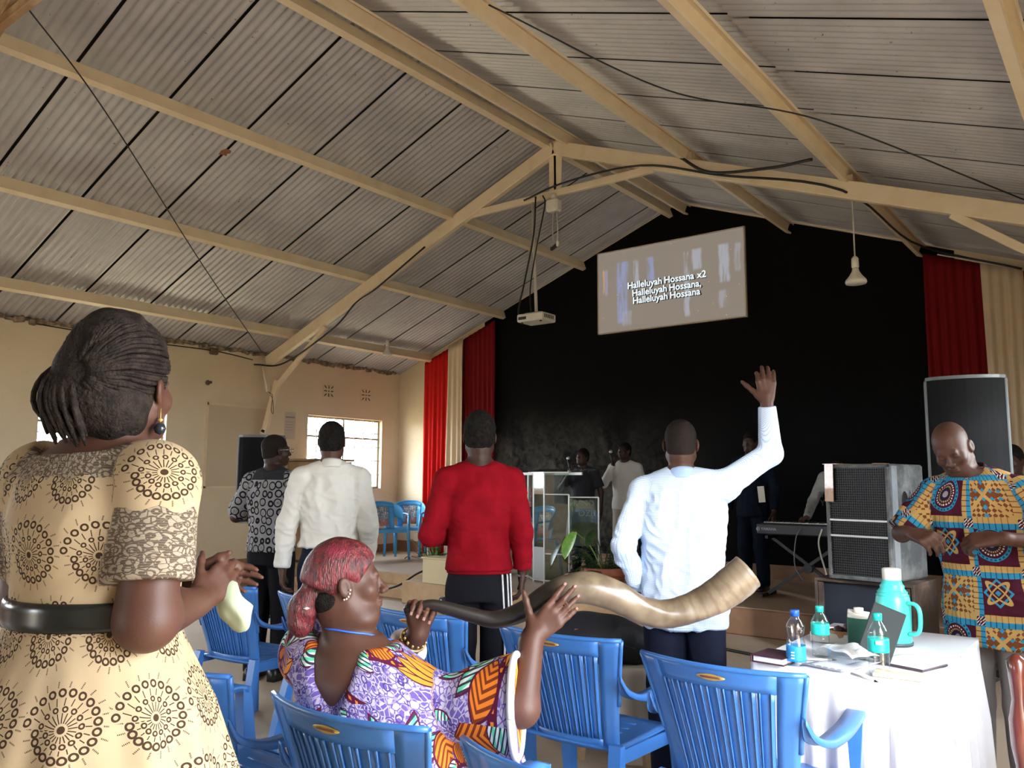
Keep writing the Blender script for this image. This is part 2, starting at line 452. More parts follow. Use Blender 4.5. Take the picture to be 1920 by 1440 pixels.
# ================================================================ the hall
def m_wall():
    def f():
        vec, x, y, z = coord('World'); n = noise(vec, 1.3, 5); n2 = noise(vec, 9, 4)
        c = cmix(ramp01(n, .35, .7), (.70, .585, .41), (.76, .64, .46)); return cmix(ramp01(n2, .62, .8) * .25, c, (.50, .40, .27))
    return mat('cream_painted_plaster', rough=.75, fn=f, bump=nbump(14, .12, 5))
M_WALL = m_wall()
M_CREAM = mat('cream_paint_steel', (.74, .61, .43), .42, fn=mottled((.76, .63, .45), (.70, .56, .37), 5, 6, .4, .75))
def f_floor():
    vec, x, y, z = coord('World'); n = noise(vec, .9, 6, .6); n2 = noise(vec, 26, 3)
    c = cmix(ramp01(n, .3, .7), (.40, .31, .235), (.52, .42, .325)); c = cmix(ramp01(n2, .64, .72) * .5, c, (.16, .11, .08))
    return c, ramp01(n, .2, .9) * .35 + .35
M_FLOOR = mat('worn_concrete_floor', rough=.5, fn=f_floor, bump=nbump(20, .08, 4))
def f_stage():
    vec, x, y, z = coord('World'); n = noise(vec, 1.1, 6, .65); return cmix(ramp01(n, .3, .7), (.40, .285, .20), (.50, .40, .31)), ramp01(n, .2, .9) * .3 + .3
M_STAGE = mat('stage_screed', rough=.45, fn=f_stage, bump=nbump(16, .08, 4))
def f_riser():
    vec, x, y, z = coord('World'); n = noise(vec, 3.5, 6, .65); return cmix(ramp01(n, .3, .7), (.40, .25, .13), (.52, .35, .20))
M_RISER = mat('tan_riser_paint', rough=.6, fn=f_riser, bump=nbump(22, .12, 4))
M_SKIRT = mat('brown_skirting_paint', rough=.5, fn=mottled((.22, .115, .06), (.28, .15, .085), 4, 5))
def f_black():
    vec, x, y, z = coord('World'); n = noise(vec, 1.4, 7, .65, .6); n2 = noise(vec, 7, 5, .6, 1.2)
    low = (1.0 - ramp01(z, 1.0, 2.6)) * (1.0 - ramp01(x, -6.4, -3.9))
    dust = ramp01(n * .6 + n2 * .4, .34, .70) * low
    return cmix(dust * .8, (.0030, .0029, .0031), (.20, .18, .15))
M_BLACK = mat('matt_black_wall_paint', rough=.85, fn=f_black, Specular_IOR_Level=.12)
def f_zinc():
    vec, x, y, z = coord('Object'); v2, wx, wy, wz = coord('World')
    n = noise(v2, 2.2, 6, .6); n2 = noise(v2, 38, 3); n3 = noise(v2, 5.5, 2)
    c = cmix(ramp01(n, .3, .7), (.43, .42, .43), (.53, .52, .535)); c = cmix(ramp01(n2, .66, .74) * ramp01(n3, .52, .62), c, (.12, .09, .07))
    return c, n * .3 + .3
M_ZINC = mat("galvanised_corrugated_iron", rough=.45, metal=.3, fn=f_zinc)
M_STEELDK = mat('weathered_dark_steel', rough=.55, metal=.3, fn=mottled((.10, .075, .06), (.2, .12, .07), 18))
M_BAR = mat('cream_grille_bar', (.32, .27, .2), .5)

def wall_run(mb, x0, x1, ya, yb, z1, opens):
    ys = ya
    for a, b, c, d in sorted(opens):
        mb.box(((x0 + x1) / 2, (ys + a) / 2, z1 / 2), (x1 - x0, a - ys, z1))
        if c > 0: mb.box(((x0 + x1) / 2, (a + b) / 2, c / 2), (x1 - x0, b - a, c))
        mb.box(((x0 + x1) / 2, (a + b) / 2, (d + z1) / 2), (x1 - x0, b - a, z1 - d)); ys = b
    mb.box(((x0 + x1) / 2, (ys + yb) / 2, z1 / 2), (x1 - x0, yb - ys, z1))
    return mb
ZW = roof_z(XL) - .04
wl = wall_run(MB(), XL - .2, XL, YB - .2, YE + .2, ZW, OPEN_L).build('wall_left', M_WALL); tag(wl, kind='structure')
wr = wall_run(MB(), XR, XR + .2, YB - .2, YE + .2, ZW, OPEN_R).build('wall_right', M_WALL); tag(wr, kind='structure')
def gable(y0, y1, hole=None):
    mb = MB()
    if hole is None:
        mb.prism([(XL, 0), (XR, 0), (XR, roof_z(XR) - .03), (XG, roof_z(XG) - .03), (XL, roof_z(XL) - .03)], y0, y1)
    else:
        a, b, d = hole
        mb.prism([(XL, 0), (a, 0), (a, roof_z(a) - .03), (XL, roof_z(XL) - .03)], y0, y1)
        mb.prism([(b, 0), (XR, 0), (XR, roof_z(XR) - .03), (b, roof_z(b) - .03)], y0, y1)
        mb.prism([(a, d), (b, d), (b, roof_z(b) - .03), (XG, roof_z(XG) - .03), (a, roof_z(a) - .03)], y0, y1)
    return mb
wf = gable(YE, YE + .2).build('wall_front', M_WALL); tag(wf, kind='structure')
wbk = gable(YB - .2, YB, (OPEN_B[0][0], OPEN_B[0][1], OPEN_B[0][3])).build('wall_back', M_WALL); tag(wbk, kind='structure')
BX0, BX1 = -8.1, -1.5
MB().prism([(BX0, STAGE + .17), (BX1, STAGE + .17), (BX1, roof_z(BX1) - .05), (XG, roof_z(XG) - .05), (BX0, roof_z(BX0) - .05)], YE - .012, YE - .001).build('black_painted_panel', M_BLACK, wf, 'matt black painted panel filling the stage wall')
fl = MB().box(((XL + XR) / 2, (YB + YE) / 2, -.05), (XR - XL + .4, YE - YB + .4, .1)).build('floor', M_FLOOR); tag(fl, kind='structure')
gnd = MB().box((-4.75, 2.5, -.2), (120, 120, .1)).build('ground_outside', mat('dry_ground', rough=.9, fn=mottled((.36, .26, .17), (.28, .25, .13), .6)))
tag(gnd, kind='structure')
# skirtings
def skirt(name, mb): tag(mb.build(name, M_SKIRT), kind='structure')
skirt('baseboard_left', MB().box((XL + .006, (YB + 7.4) / 2, .16), (.012, 7.4 - YB, .32)).box((XL + .006, (7.4 + YE) / 2, STAGE + .06), (.012, YE - 7.4, .12)))
skirt('baseboard_right', MB().box((XR - .006, (2.15 + YE) / 2, .16), (.012, YE - 2.15, .32)))
skirt('baseboard_front', MB().box(((XL + XR) / 2, YE - .011, STAGE + .085), (XR - XL - .03, .022, .17)))
# stage: platform, projecting podium with steps
st = empty('stage_platform', (XG, 7.42, 0), label='low concrete stage with tan painted riser across the hall end', cat='stage')
def sb(name, x0, x1, y0, y1, z0, z1, m, label=None):
    return MB().box(((x0 + x1) / 2 - XG, (y0 + y1) / 2 - 7.42, (z0 + z1) / 2), (x1 - x0, y1 - y0, z1 - z0), bev=.012).build(name, m, st, label)
sb('platform', XL + .002, XR - .002, 7.47, YE - .002, 0, STAGE, M_STAGE)
sb('riser', XL + .002, -6.9, 7.44, 7.47, 0, STAGE - .005, M_RISER); sb('riser', -3.85, XR - .002, 7.44, 7.47, 0, STAGE - .005, M_SKIRT, 'dark brown stage riser')
sb('lower_step', -9.2, -6.92, 7.1, 7.438, 0, .12, M_RISER)
sb('podium', -6.9, -3.85, 6.93, 7.47, 0, STAGE + .002, M_STAGE); sb('riser', -6.9, -3.85, 6.90, 6.93, 0, STAGE - .004, M_RISER)
for xx in (-6.15, -5.4, -4.65): sb('joint', xx - .006, xx + .006, 6.896, 6.901, .01, STAGE - .02, M_SKIRT)

# ---------------------------------------------------------------- windows, doors
def window(n, x, a, b, c, d, glass=True):
    w = empty('window_%d' % n, (x, (a + b) / 2, c)); w['kind'] = 'structure'; W2 = b - a; H2 = d - c; sgn = 1 if x < XG else -1
    t = .03; xo = -.09 * sgn
    for yy in (-W2 / 2 + t / 2, 0, W2 / 2 - t / 2): MB().box((xo, yy, H2 / 2), (.04, t, H2)).build('frame_bar', M_BAR, w)
    for zz in (t / 2, H2 * .72, H2 - t / 2): MB().box((xo, 0, zz), (.036, W2, t)).build('frame_bar', M_BAR, w)
    # burglar grille: plain bars and a small lozenge in every bay
    for i in range(1, 5):
        MB().box((xo + .05 * sgn, 0, H2 * i / 5), (.012, W2 - .02, .012)).build('grille_bar', M_BAR, w)
    for i in range(1, 8):
        if i != 4: MB().box((xo + .062 * sgn, -W2 / 2 + W2 * i / 8, H2 / 2), (.012, .012, H2 - .02)).build('grille_bar', M_BAR, w)
    for i in range(4):
        cy = -W2 / 2 + W2 * (2 * i + 1) / 8; cz = H2 * .5; r = .075
        MB().tube([(xo + .075 * sgn, cy + r * math.cos(k * math.pi / 2), cz + r * 1.3 * math.sin(k * math.pi / 2)) for k in range(5)], .006, 6).build('grille_lozenge', M_BAR, w)
    MB().box((-.085 * sgn, 0, -.012), (.21, W2 + .04, .024)).build('window_sill', M_WALL, w)
    if glass:
        for sgy in (-1, 1): MB().box((xo - .012 * sgn, sgy * W2 / 4, H2 / 2), (.004, W2 / 2 - t * 1.2, H2 - t)).build('pane', glass_mat('window_glass', (.96, .98, .97), .97), w)
    return w
k = 1
for a, b, c, d in OPEN_L[:3]: window(k, XL, a, b, c, d); k += 1
window(4, XR, *OPEN_R[1])
# shrubs outside the left window
M_LEAFOUT = mat('outdoor_leaf', rough=.6, fn=mottled((.10, .2, .05), (.2, .32, .1), 3))
for i, (yy, hh) in enumerate(((9.9, 1.75), (11.3, 1.9), (12.8, 1.75))):
    mb = MB(); r = random.Random(i)
    for _ in range(260):
        c = np.array((r.gauss(0, .28), r.gauss(0, .34), r.uniform(.1, hh))); d = unit((r.gauss(0, 1), r.gauss(0, 1), r.gauss(.4, .6))); s2 = unit(np.cross(d, (0.3, .5, .8))); L = r.uniform(.08, .16)
        mb.add([c, c + d * L * .5 + s2 * L * .25, c + d * L, c + d * L * .5 - s2 * L * .25], [(0, 1, 2, 3)])
    t = empty('garden_shrub', (XL - 2.3 - .3 * i, yy, -.15), label='green shrub outside the stage window, %s' % ('nearest the steel frame', 'in the middle', 'nearest the corner')[i], cat='shrub', group='shrubs outside the window')
    mb.build('foliage', M_LEAFOUT, t); MB().tube([(0, 0, 0), (.03, .02, hh * .7)], [.03, .012], 6).build('stem', M_STEELDK, t)
# open door leaf by the right wall
dr = empty('door_1', (XR + .2, OPEN_R[0][0] - .02, 0)); dr['kind'] = 'structure'
MB().box((.42, -.03, 1.1), (.8, .04, 2.18)).build('door_leaf', mat('brown_door_paint', (.2, .1, .05), .5), dr)

# ---------------------------------------------------------------- roof: corrugated sheets
ceil = empty('ceiling', (XG, YB, roof_z(XG))); ceil['kind'] = 'structure'
SW, PITCH, AMP = .76, .076, .0105
def sheet_mesh(name, L):
    n = int(round((SW - .024) / PITCH * 8)); mb = MB(); vs = []; rows = (0, L)
    for u in rows:
        for i in range(n + 1):
            yy = i * PITCH / 8; vs.append((u, yy, AMP * math.cos(2 * math.pi * i / 8) - .004 + .016 * yy / SW))
    m = n + 1; mb.add(vs, [(i, i + 1, m + i + 1, m + i) for i in range(n)], True)
    return mb.mesh(name, M_ZINC, fix=False)
ang = math.atan(SL); cs = math.cos(ang); split = 3.05; tot = (XG - XL + .32)
mu = sheet_mesh('roof_sheet', (split + .1) / cs); ml = sheet_mesh('roof_sheet', (tot - split + .02) / cs)
ns = int(math.ceil((YE + .25 - YB + .2) / SW))
for sgn in (-1, 1):
    for i in range(ns):
        for me, u0, dz in ((mu, 0.0, 0.0), (ml, split, -.022)):
            o = link_mesh('roof_sheet', me, None, ceil)
            yy = -.2 + i * SW
            if sgn < 0: o.rotation_euler = (0, math.pi - ang, math.pi * 0); o.scale = (1, 1, -1)
            else: o.rotation_euler = (0, ang, 0)
            o.location = (sgn * u0, yy, -SL * u0 + dz)
# added dark sheet above the roof blocks light leaks and darkens the lap gaps
for sgn in (-1, 1):
    MB().prism([(0, .06), (sgn * tot, .06 - SL * tot), (sgn * tot, .07 - SL * tot), (0, .07)], -.25, YE - YB + .25).build('roof_light_blocker', mat('dark_blocker', (.03, .028, .025), .9), ceil)
# ridge capping
rc = MB().prism([(-.28, -.28 * SL + .03), (0, .04), (.28, -.28 * SL + .03), (.28, -.28 * SL + .036), (0, .046), (-.28, -.28 * SL + .036)], -.2, YE - YB + .2).build('ridge_cap', M_ZINC, ceil)
# mortar packed along the wall head
mb = MB(); r = random.Random(3); yy = YB
while yy < YE - .15:
    L = r.uniform(.05, .16); mb.box((XL + .02, yy + L / 2, ZW + .0 + r.uniform(-.02, .015)), (r.uniform(.03, .07), L, r.uniform(.03, .075)), rotm(0, r.uniform(-.3, .3), 0), bev=.012); yy += L * .9
tag(mb.build('trim_1', mat('rough_mortar', rough=.9, fn=mottled((.34, .26, .17), (.12, .085, .06), 16))), kind='structure')

# ---------------------------------------------------------------- steel roof frame
# purlins: cold rolled channels along the hall
def channel(mb, x, z, y0, y1, w=.062, h=.125, t=.006, tilt=0.0, flip=1):
    c, s_ = math.cos(tilt), math.sin(tilt)
    poly = [(-w / 2, -h / 2), (w / 2, -h / 2), (w / 2, -h / 2 + .018), (w / 2 - t, -h / 2 + .018), (w / 2 - t, -h / 2 + t), (-w / 2 + t, -h / 2 + t), (-w / 2 + t, h / 2 - t), (w / 2 - t, h / 2 - t), (w / 2 - t, h / 2 - .018), (w / 2, h / 2 - .018), (w / 2, h / 2), (-w / 2, h / 2)]
    poly = [(a * flip, b) for a, b in poly]
    return mb.prism([(x + a * c - b * s_, z + a * s_ + b * c) for a, b in poly], y0, y1)
PUR = [(-9.187, 'lowest purlin of the left roof slope just above the left wall'), (-7.70, 'second purlin up the left roof slope'), (-6.24, 'third purlin up the left roof slope next to the ridge'), (-4.86, 'ridge purlin running along the roof peak, left of the pair'),
       (-3.25, 'upper purlin of the right roof slope next to the ridge'), (-1.81, 'middle purlin of the right roof slope'), (-.35, 'lowest purlin of the right roof slope at the picture edge')]
for x, lb in PUR:
    t = math.atan(SL) * (1 if x < XG else -1); z = ZG - SL * abs(x - XG)
    y1 = YE - .05 if x != -4.86 else YE - .05
    o = channel(MB(), 0, 0, 0, y1 - YB, tilt=t, flip=1 if x > XG else -1).build('roof_purlin', M_CREAM); o.location = (x, YB, z)
    tag(o, 'cream steel ' + lb, 'purlin', 'roof purlins')
o = channel(MB(), 0, 0, 0, YE - .05 - YB, tilt=-math.atan(SL)).build('roof_purlin', M_CREAM); o.location = (-4.60, YB, ZG - SL * .13)
tag(o, 'cream steel ridge purlin running along the roof peak, right of the pair', 'purlin', 'roof purlins')
# portal frames
def portal_frame(y, name, label, m):
    t = empty(name, (XG, y, 0), label=label, cat='roof frame'); x0 = -XG
    def bar(nm, a, b, w, h, up=(0, 0, 1)): return MB().bar((a[0] + x0, a[1] if len(a) > 2 else 0, a[-1]), (b[0] + x0, b[1] if len(b) > 2 else 0, b[-1]), w, h, up, .006).build(nm, m, t)
    bar('rafter', (-9.66, 3.04), (-4.78, 4.93), .075, .15); bar('rafter', (-4.78, 4.93), (.32, 3.02), .075, .15)
    bar('tie_beam', (-6.05, 4.43), (-3.6, 4.43), .05, .075); bar('king_post', (-4.80, 4.43), (-4.80, 4.90), .022, .10, (1, 0, 0)); bar('king_post', (-4.74, 4.43), (-4.74, 4.90), .022, .10, (1, 0, 0))
    bar('knee_brace', (-8.44, 3.40), (-9.42, 2.70), .05, .065); bar('knee_brace', (-1.06, 3.46), (-.08, 2.70), .05, .065)
    bar('column', (-9.42, 2.76), (-9.68, 2.05), .055, .10, (1, 0, 0)); bar('column', (-9.68, 2.10), (-9.86, .0), .055, .10, (1, 0, 0))
    bar('column', (-.08, 2.76), (.16, 2.05), .055, .10, (1, 0, 0)); bar('column', (.16, 2.10), (.36, 0), .055, .10, (1, 0, 0))
    bar('end_plate', (-4.78, 4.80), (-4.78, 5.02), .02, .16, (1, 0, 0))
    for xx, zz in ((-9.19, 3.33), (-7.70, 3.85), (-6.24, 4.42), (-3.25, 4.43), (-1.81, 3.87), (-.35, 3.37)):
        MB().box((xx + x0, .055, zz + .02), (.06, .06, .14)).build('purlin_cleat', m, t)
    return t
portal_frame(6.95, 'portal_frame', 'cream steel roof frame with collar tie crossing in front of the stage', M_CREAM)
portal_frame(2.02, 'portal_frame', 'rust stained steel roof frame cutting the top left picture corner', mat('rust_stained_steel', rough=.6, fn=mottled((.50, .38, .22), (.28, .14, .06), 4)))

# ================================================================ curtains
def m_cloth(name, c, rough=.75, sheen=.2): return mat(name, c, rough, bump=nbump(160, .08, 2), Specular_IOR_Level=.1)
M_RED = m_cloth('red_curtain_cloth', (.52, .012, .010)); M_MAR = m_cloth('maroon_curtain_cloth', (.17, .007, .009)); M_CRM = m_cloth('cream_curtain_cloth', (.62, .49, .34))
def curtain(x0, x1, m, label, seed, depth):
    r = random.Random(seed); w = x1 - x0; nf = max(2, round(w / .095)); ph = [r.uniform(0, 6.28) for _ in range(4)]
    def fn(u, v):
        x = x0 + w * u; zt = roof_z(x) - .16; z = zt + (STAGE + .02 - zt) * v; g = .25 + .75 * min(1, v * 1.6)
        sw = .03 * math.sin(3 * v + ph[0]) * v * (1 if u > .5 else -1) * abs(2 * u - 1)
        y = YE - depth - .022 * g * math.sin(2 * math.pi * nf * u + ph[1] + .9 * math.sin(2.2 * v + ph[2])) - .012 * math.sin(2 * math.pi * nf * .43 * u + ph[3]) * g
        return (x + sw - (x0 + x1) / 2, y - YE, z - STAGE)
    o = MB().grid(fn, nf * 12, 26, True, .004).build('curtain', m); o.location = ((x0 + x1) / 2, YE, STAGE)
    tag(o, label, 'curtain', 'stage side curtains')
curtain(-9.30, -8.66, M_RED, 'bright red curtain left of the black wall beside the corner', 1, .10)
curtain(-8.72, -8.42, M_CRM, 'narrow cream curtain left of the black wall between red and maroon', 2, .17)
curtain(-8.47, -7.83, M_MAR, 'maroon curtain along the left edge of the black wall', 3, .10)
curtain(-1.79, -1.17, M_MAR, 'maroon curtain along the right edge of the black wall', 4, .10)
curtain(-1.24, -.86, M_CRM, 'cream curtain right of the black wall behind the tall loudspeaker', 5, .17)
curtain(-.92, -.2, M_RED, 'red curtain at the right picture edge', 6, .10)
o = MB().tube([(0, 0, 0), (1.5, -.0, -.55)], .008, 6).build('hanging_rope', mat('white_cord', (.6, .52, .42), .6)); o.location = (-1.62, YE - .26, 3.83)
tag(o, 'pale cord strung along the top of the right curtains', 'rope')

# ================================================================ projection screen
def f_screen():
    vec, x, y, z = coord('Object'); c0 = (.20, .175, .15)
    def strip(cx, w, z0, z1, seed):
        v = comb(x * 11.0 + seed, z * 1.2); n = noise(v, 1.0, 4, .6)
        edge = ramp01(xabs(x - cx + (noise(comb(z * 4.0, seed), 1.0, 2) - .5) * .07), w, w * .55)
        return edge * ramp01(z, z0, z0 + .05) * ramp01(z, z1, z1 - .04) * ramp01(n, .36, .56)
    s1 = xmax(strip(-.68, .11, -.48, .42, 1.0), strip(-.25, .07, .05, .42, 4.0)); s2 = xmax(strip(-.47, .05, .0, .41, 2.0), strip(.42, .09, .1, .42, 7.0))
    s3 = xmax(strip(.80, .085, -.12, .42, 9.0), strip(.28, .05, -.5, .4, 12.0)); s4 = xmax(strip(.98, .05, .0, .40, 15.0), strip(.78, .08, -.45, -.18, 18.0))
    s5 = strip(-.62, .09, -.52, -.28, 21.0)
    c = cmix(s1 * .9, c0, (.22, .25, .42)); c = cmix(xmax(s2, s3) * .75, c, (.32, .35, .42)); c = cmix(xmax(s4, s5) * .6, c, (.30, .32, .38))
    c = cmix(strip(-.98, .02, -.06, .34, 30.0), c, (.45, .28, .16)); c = cmix(strip(-.94, .03, -.06, .34, 33.0) * .7, c, (.26, .25, .38))
    vo = voronoi(comb(x, z), 11.0); spark = lt(X(vo.outputs['Distance']), .055) * gt(noise(comb(x, z), 3.0, 1), .5)
    return cmix(spark, c, (.6, .56, .5))
m_scr = mat('projected_picture', rough=.8, fn=f_screen)
_nt = m_scr.node_tree; _b = _nt.nodes['Principled BSDF']; _nt.links.new(_b.inputs['Base Color'].links[0].from_socket, _b.inputs['Emission Color']); _b.inputs['Emission Strength'].default_value = .9
SX0, SX1, SZ0, SZ1 = -5.97, -3.82, 3.45, 4.60
scr = empty('projection_screen', ((SX0 + SX1) / 2, YE - .07, (SZ0 + SZ1) / 2), label='white projection board with song lyrics hung on the black wall', cat='screen')
MB().box((0, 0, 0), (SX1 - SX0, .03, SZ1 - SZ0)).build('picture_board', m_scr, scr)
M_EDGE = mat('board_edge', (.62, .54, .42), .6)
for s_ in (-1, 1):
    MB().box((s_ * (SX1 - SX0) / 2, -.003, 0), (.014, .042, SZ1 - SZ0 + .014)).build('edge_strip', M_EDGE, scr); MB().box((0, -.003, s_ * (SZ1 - SZ0) / 2), (SX1 - SX0, .042, .014)).build('edge_strip', M_EDGE, scr)
m_ly = emit_mat('lyric_light', (.80, .92, 1.0), .95)
m_ls = mat('lyric_shadow', (.06, .07, .08), .9)
for (t, cx, cz, sz) in (('Halleluyah Hossana x2', -4.915, 4.068, .128), ('Halleluyah Hossana,', -4.915, 3.955, .128), ('Halleluyah Hossana', -4.918, 3.850, .128)):
    o = (cx - (SX0 + SX1) / 2, -.0215, cz - (SZ0 + SZ1) / 2)
    ws = [text('lyric_word', q, sz, m_ly, frame4(o, (1, 0, 0), (0, 0, 1)), scr, .0015, 'LEFT', bold=.0012) for q in t.split()]
    wd = [max(v.co.x for v in q.data.vertices) - min(v.co.x for v in q.data.vertices) for q in ws]; xx = o[0] - (sum(wd) + .04 * (len(wd) - 1)) / 2
    for q, w_, tx in zip(ws, wd, t.split()):
        q.matrix_basis = frame4((xx - min(v.co.x for v in q.data.vertices), o[1], o[2]), (1, 0, 0), (0, 0, 1))
        sh_ = text('lyric_shadow', tx, sz, m_ls, frame4((xx + .006, -.0168, o[2] - .006), (1, 0, 0), (0, 0, 1)), scr, .0008, 'LEFT', bold=.005); xx += w_ + .04

# ================================================================ things hung from the roof frame
M_WHT = mat('off_white_plastic', (.66, .63, .56), .4); M_BLK = mat('black_plastic', (.012, .012, .013), .45); M_CABLE = mat('black_cable', (.01, .01, .011), .5)
M_GREYM = mat('bare_aluminium', (.55, .55, .54), .35, .8)
pj = empty('projector', (-5.02, 6.95, 3.06), label='white projector on a ceiling pole in front of the screen', cat='projector')
MB().box((0, 0, .05), (.33, .26, .085), bev=.012).build('case', M_WHT, pj); MB().box((0, 0, .098), (.2, .16, .02), bev=.006).build('mount_plate', M_GREYM, pj)
MB().tube([(0, 0, .10), (-.05, 0, 1.37)], .017, 10).build('pole', mat('white_painted_tube', (.55, .51, .44), .45), pj)
MB().tube([(.08, .12, .05), (.08, .165, .05)], .035, 14).build('lens', M_BLK, pj); MB().box((-.09, -.131, .045), (.1, .004, .03)).build('socket_panel', M_BLK, pj)
for xx in (-.12, .12): MB().tube([(xx, -.09, -.005), (xx, -.09, .012)], .012, 8).build('foot', M_BLK, pj)
for i in range(6): MB().box((.166, -.08 + .03 * i, .055), (.003, .014, .04)).build('vent_slot', M_BLK, pj)
t = empty('junction_box', (-4.76, 6.90, 4.22), label='white plastic box under the collar tie with hanging plug cords', cat='box')
MB().box((0, 0, .06), (.15, .11, .14), bev=.02).build('case', M_WHT, t); MB().tube([(0, 0, .13), (0, 0, .19)], .03, 10).build('neck', M_WHT, t)
M_CORDW = mat('grey_white_flex', (.5, .47, .41), .5)
MB().tube(spline([(-.01, 0, 0), (-.015, 0, -.2), (-.005, 0, -.36)], 12), .006, 6).build('cord', M_CORDW, t); MB().tube(spline([(.04, 0, 0), (.05, 0, -.2), (.045, 0, -.34), (.01, 0, -.38)], 14), .006, 6).build('cord', M_CORDW, t)
MB().box((0, 0, -.39), (.09, .03, .04), rotm(0, 0, -.5), bev=.01).build('plug', M_BLK, t); MB().box((.05, 0, -.36), (.03, .03, .06), bev=.008).build('plug', M_WHT, t)
def pendant(name, loc, drop, label, r=.075):
    t = empty(name, loc, label=label, cat='lamp')
    MB().tube([(0, 0, drop), (0, 0, .20)], .006, 6).build('cord', M_CORDW, t); MB().lathe([(.012, .22), (.028, .20), (.030, .13), (.024, .12)], seg=14).build('lamp_holder', M_WHT, t)
    MB().lathe([(.022, .125), (.03, .09), (r * .6, .055), (r * .95, .02), (r, 0), (r * .93, -.012), (r * .5, -.018), (.004, -.019)], seg=20).build('lamp_bulb', M_WHT, t)
    return t
pendant('pendant_lamp', (-1.785, 6.95, 3.03), .76, 'white pendant lamp hanging under the right rafter before the black wall', .085)
pendant('pendant_lamp', (-8.89, 8.5, 3.27), .25, 'small white pendant lamp over the stage corner under the left roof slope', .07)
def cable(pts, r, label, m=None, n=40, name='cable'):
    P = spline(pts, n); o = P[0].copy(); ob = MB().tube(P - o, r, 6).build(name, m or M_CABLE); ob.location = o
    tag(ob, label, 'cable', 'cables strung under the roof'); return ob
cable([(-5.66, 2.06, 4.52), (-6.24, 2.9, 4.25), (-7.7, 4.7, 3.62), (-9.45, 6.7, 3.13)], .0055, 'thin dark wire running down the left roof slope to the frame foot')
cable([(-2.85, 3.47, 4.15), (-2.28, 4.58, 3.9), (-1.45, 5.0, 3.62), (-.52, 6.3, 3.28)], .0055, 'thin dark wire crossing under the right roof slope')
cable([(-3.3, 6.85, 4.45), (-2.97, 6.8, 4.2), (-2.3, 6.45, 3.97), (-1.86, 6.15, 3.84)], .014, 'thick dark conduit looping between the right purlins')
cable([(-5.15, 6.90, 4.42), (-4.6, 6.89, 4.50), (-3.72, 6.89, 4.47), (-2.9, 6.88, 4.18), (-1.84, 6.86, 3.80), (-1.62, 8.55, 3.70), (-.8, 8.9, 3.40)], .011, 'black cable following the collar tie and drooping right to the curtains')
cable([(-4.98, 6.88, 4.42), (-5.0, 6.87, 4.0), (-5.12, 6.87, 3.5), (-5.2, 6.87, 3.2), (-5.11, 6.83, 3.10)], .010, 'black cable dropping beside the projector pole')
cable([(-4.90, 6.9, 4.42), (-4.86, 6.88, 4.30), (-4.95, 6.87, 3.9), (-5.04, 6.87, 3.45), (-5.02, 6.85, 3.16)], .008, 'second black lead twisted round the projector pole')
cable([(-6.6, 6.88, 4.15), (-7.3, 6.8, 3.75), (-7.75, 6.85, 3.62), (-8.2, 6.88, 3.35), (-9.2, 6.88, 2.98), (-9.9, 6.9, 3.02)], .012, 'black cable sagging along the left rafter to the wall')
# leaf-shaped rust mark patch: a hole patched in the sheet
t = MB().prism([(-.06, -.02), (-.01, -.05), (.04, -.04), (.05, .02), (.02, .05), (.0, .03), (-.03, .06), (-.035, .02)], -.001, .001, 'z').build('roof_patch', mat('rust_patch', (.28, .10, .05), .8)); t.location = (-6.44, 4.09, 4.355); t.rotation_euler = (0, -math.atan(SL), .4)
tag(t, 'small rusty patch on the left roof sheet', 'patch')

# ================================================================ fittings on the left wall
nb = empty('notice_board', (XL, 6.72, 1.86), label='blank cream notice board on the left wall beside the steel column', cat='board')
MB().box((.012, 0, 0), (.02, .98, 1.12)).build('panel', mat('board_paint', (.60, .49, .34), .55), nb)
for s_ in (-1, 1): MB().box((.016, s_ * .49, 0), (.034, .03, 1.16)).build('frame_strip', M_CREAM, nb); MB().box((.016, 0, s_ * .56), (.034, 1.0, .03)).build('frame_strip', M_CREAM, nb)
M_HOLE_SHADE = mat('hole_shade_colour', (.02, .017, .013), .9)
for yy, lb in ((8.30, 'pierced ventilation block over the stage window, nearer the steel frame'), (9.07, 'pierced ventilation block over the stage window, nearer the corner')):
    t = empty('vent_block', (XL, yy, 2.77), label=lb, cat='vent', group='vent blocks'); MB().box((.006, 0, 0), (.012, .215, .2), bev=.004).build('block_face', M_WALL, t)
    for i in (-1, 0, 1):
        for j in (-1, 0, 1):
            L = .05 if (i or j) else .025; a = math.atan2(j, i) if (i or j) else 0
            MB().box((.0135, i * .065, j * .062), (.004, L, .014), rotm(0, a, 0)).build('vent_hole_shade', M_HOLE_SHADE, t)  # dark slabs on the block face stand in for the shade inside holes
t = empty('paper_notice', (XL, 7.60, 2.20), label='small white paper notice with faint lines left of the stage window', cat='paper'); MB().box((.003, 0, 0), (.004, .19, .40)).build('sheet', mat('notice_paper', (.56, .48, .38), .8), t)
MB().box((.006, 0, .12), (.002, .16, .022)).build('printed_line', mat('grey_print', (.28, .25, .22), .9), t)
for zz in (.05, .01, -.03, -.07): MB().box((.006, -.01, zz), (.002, .13, .006)).build('printed_line', MATS['grey_print'], t)
for yy, lb in ((5.93, 'brown rimmed double socket on the left wall'), (6.07, 'cream wall switch beside the socket on the left wall')):
    t = empty('wall_socket', (XL, yy, 1.46), label=lb, cat='socket'); MB().box((.01, 0, 0), (.02, .095, .095), bev=.006).build('plate', M_SKIRT if yy < 6 else M_CREAM, t); MB().box((.02, 0, 0), (.006, .07, .07), bev=.002).build('face', M_WHT, t)
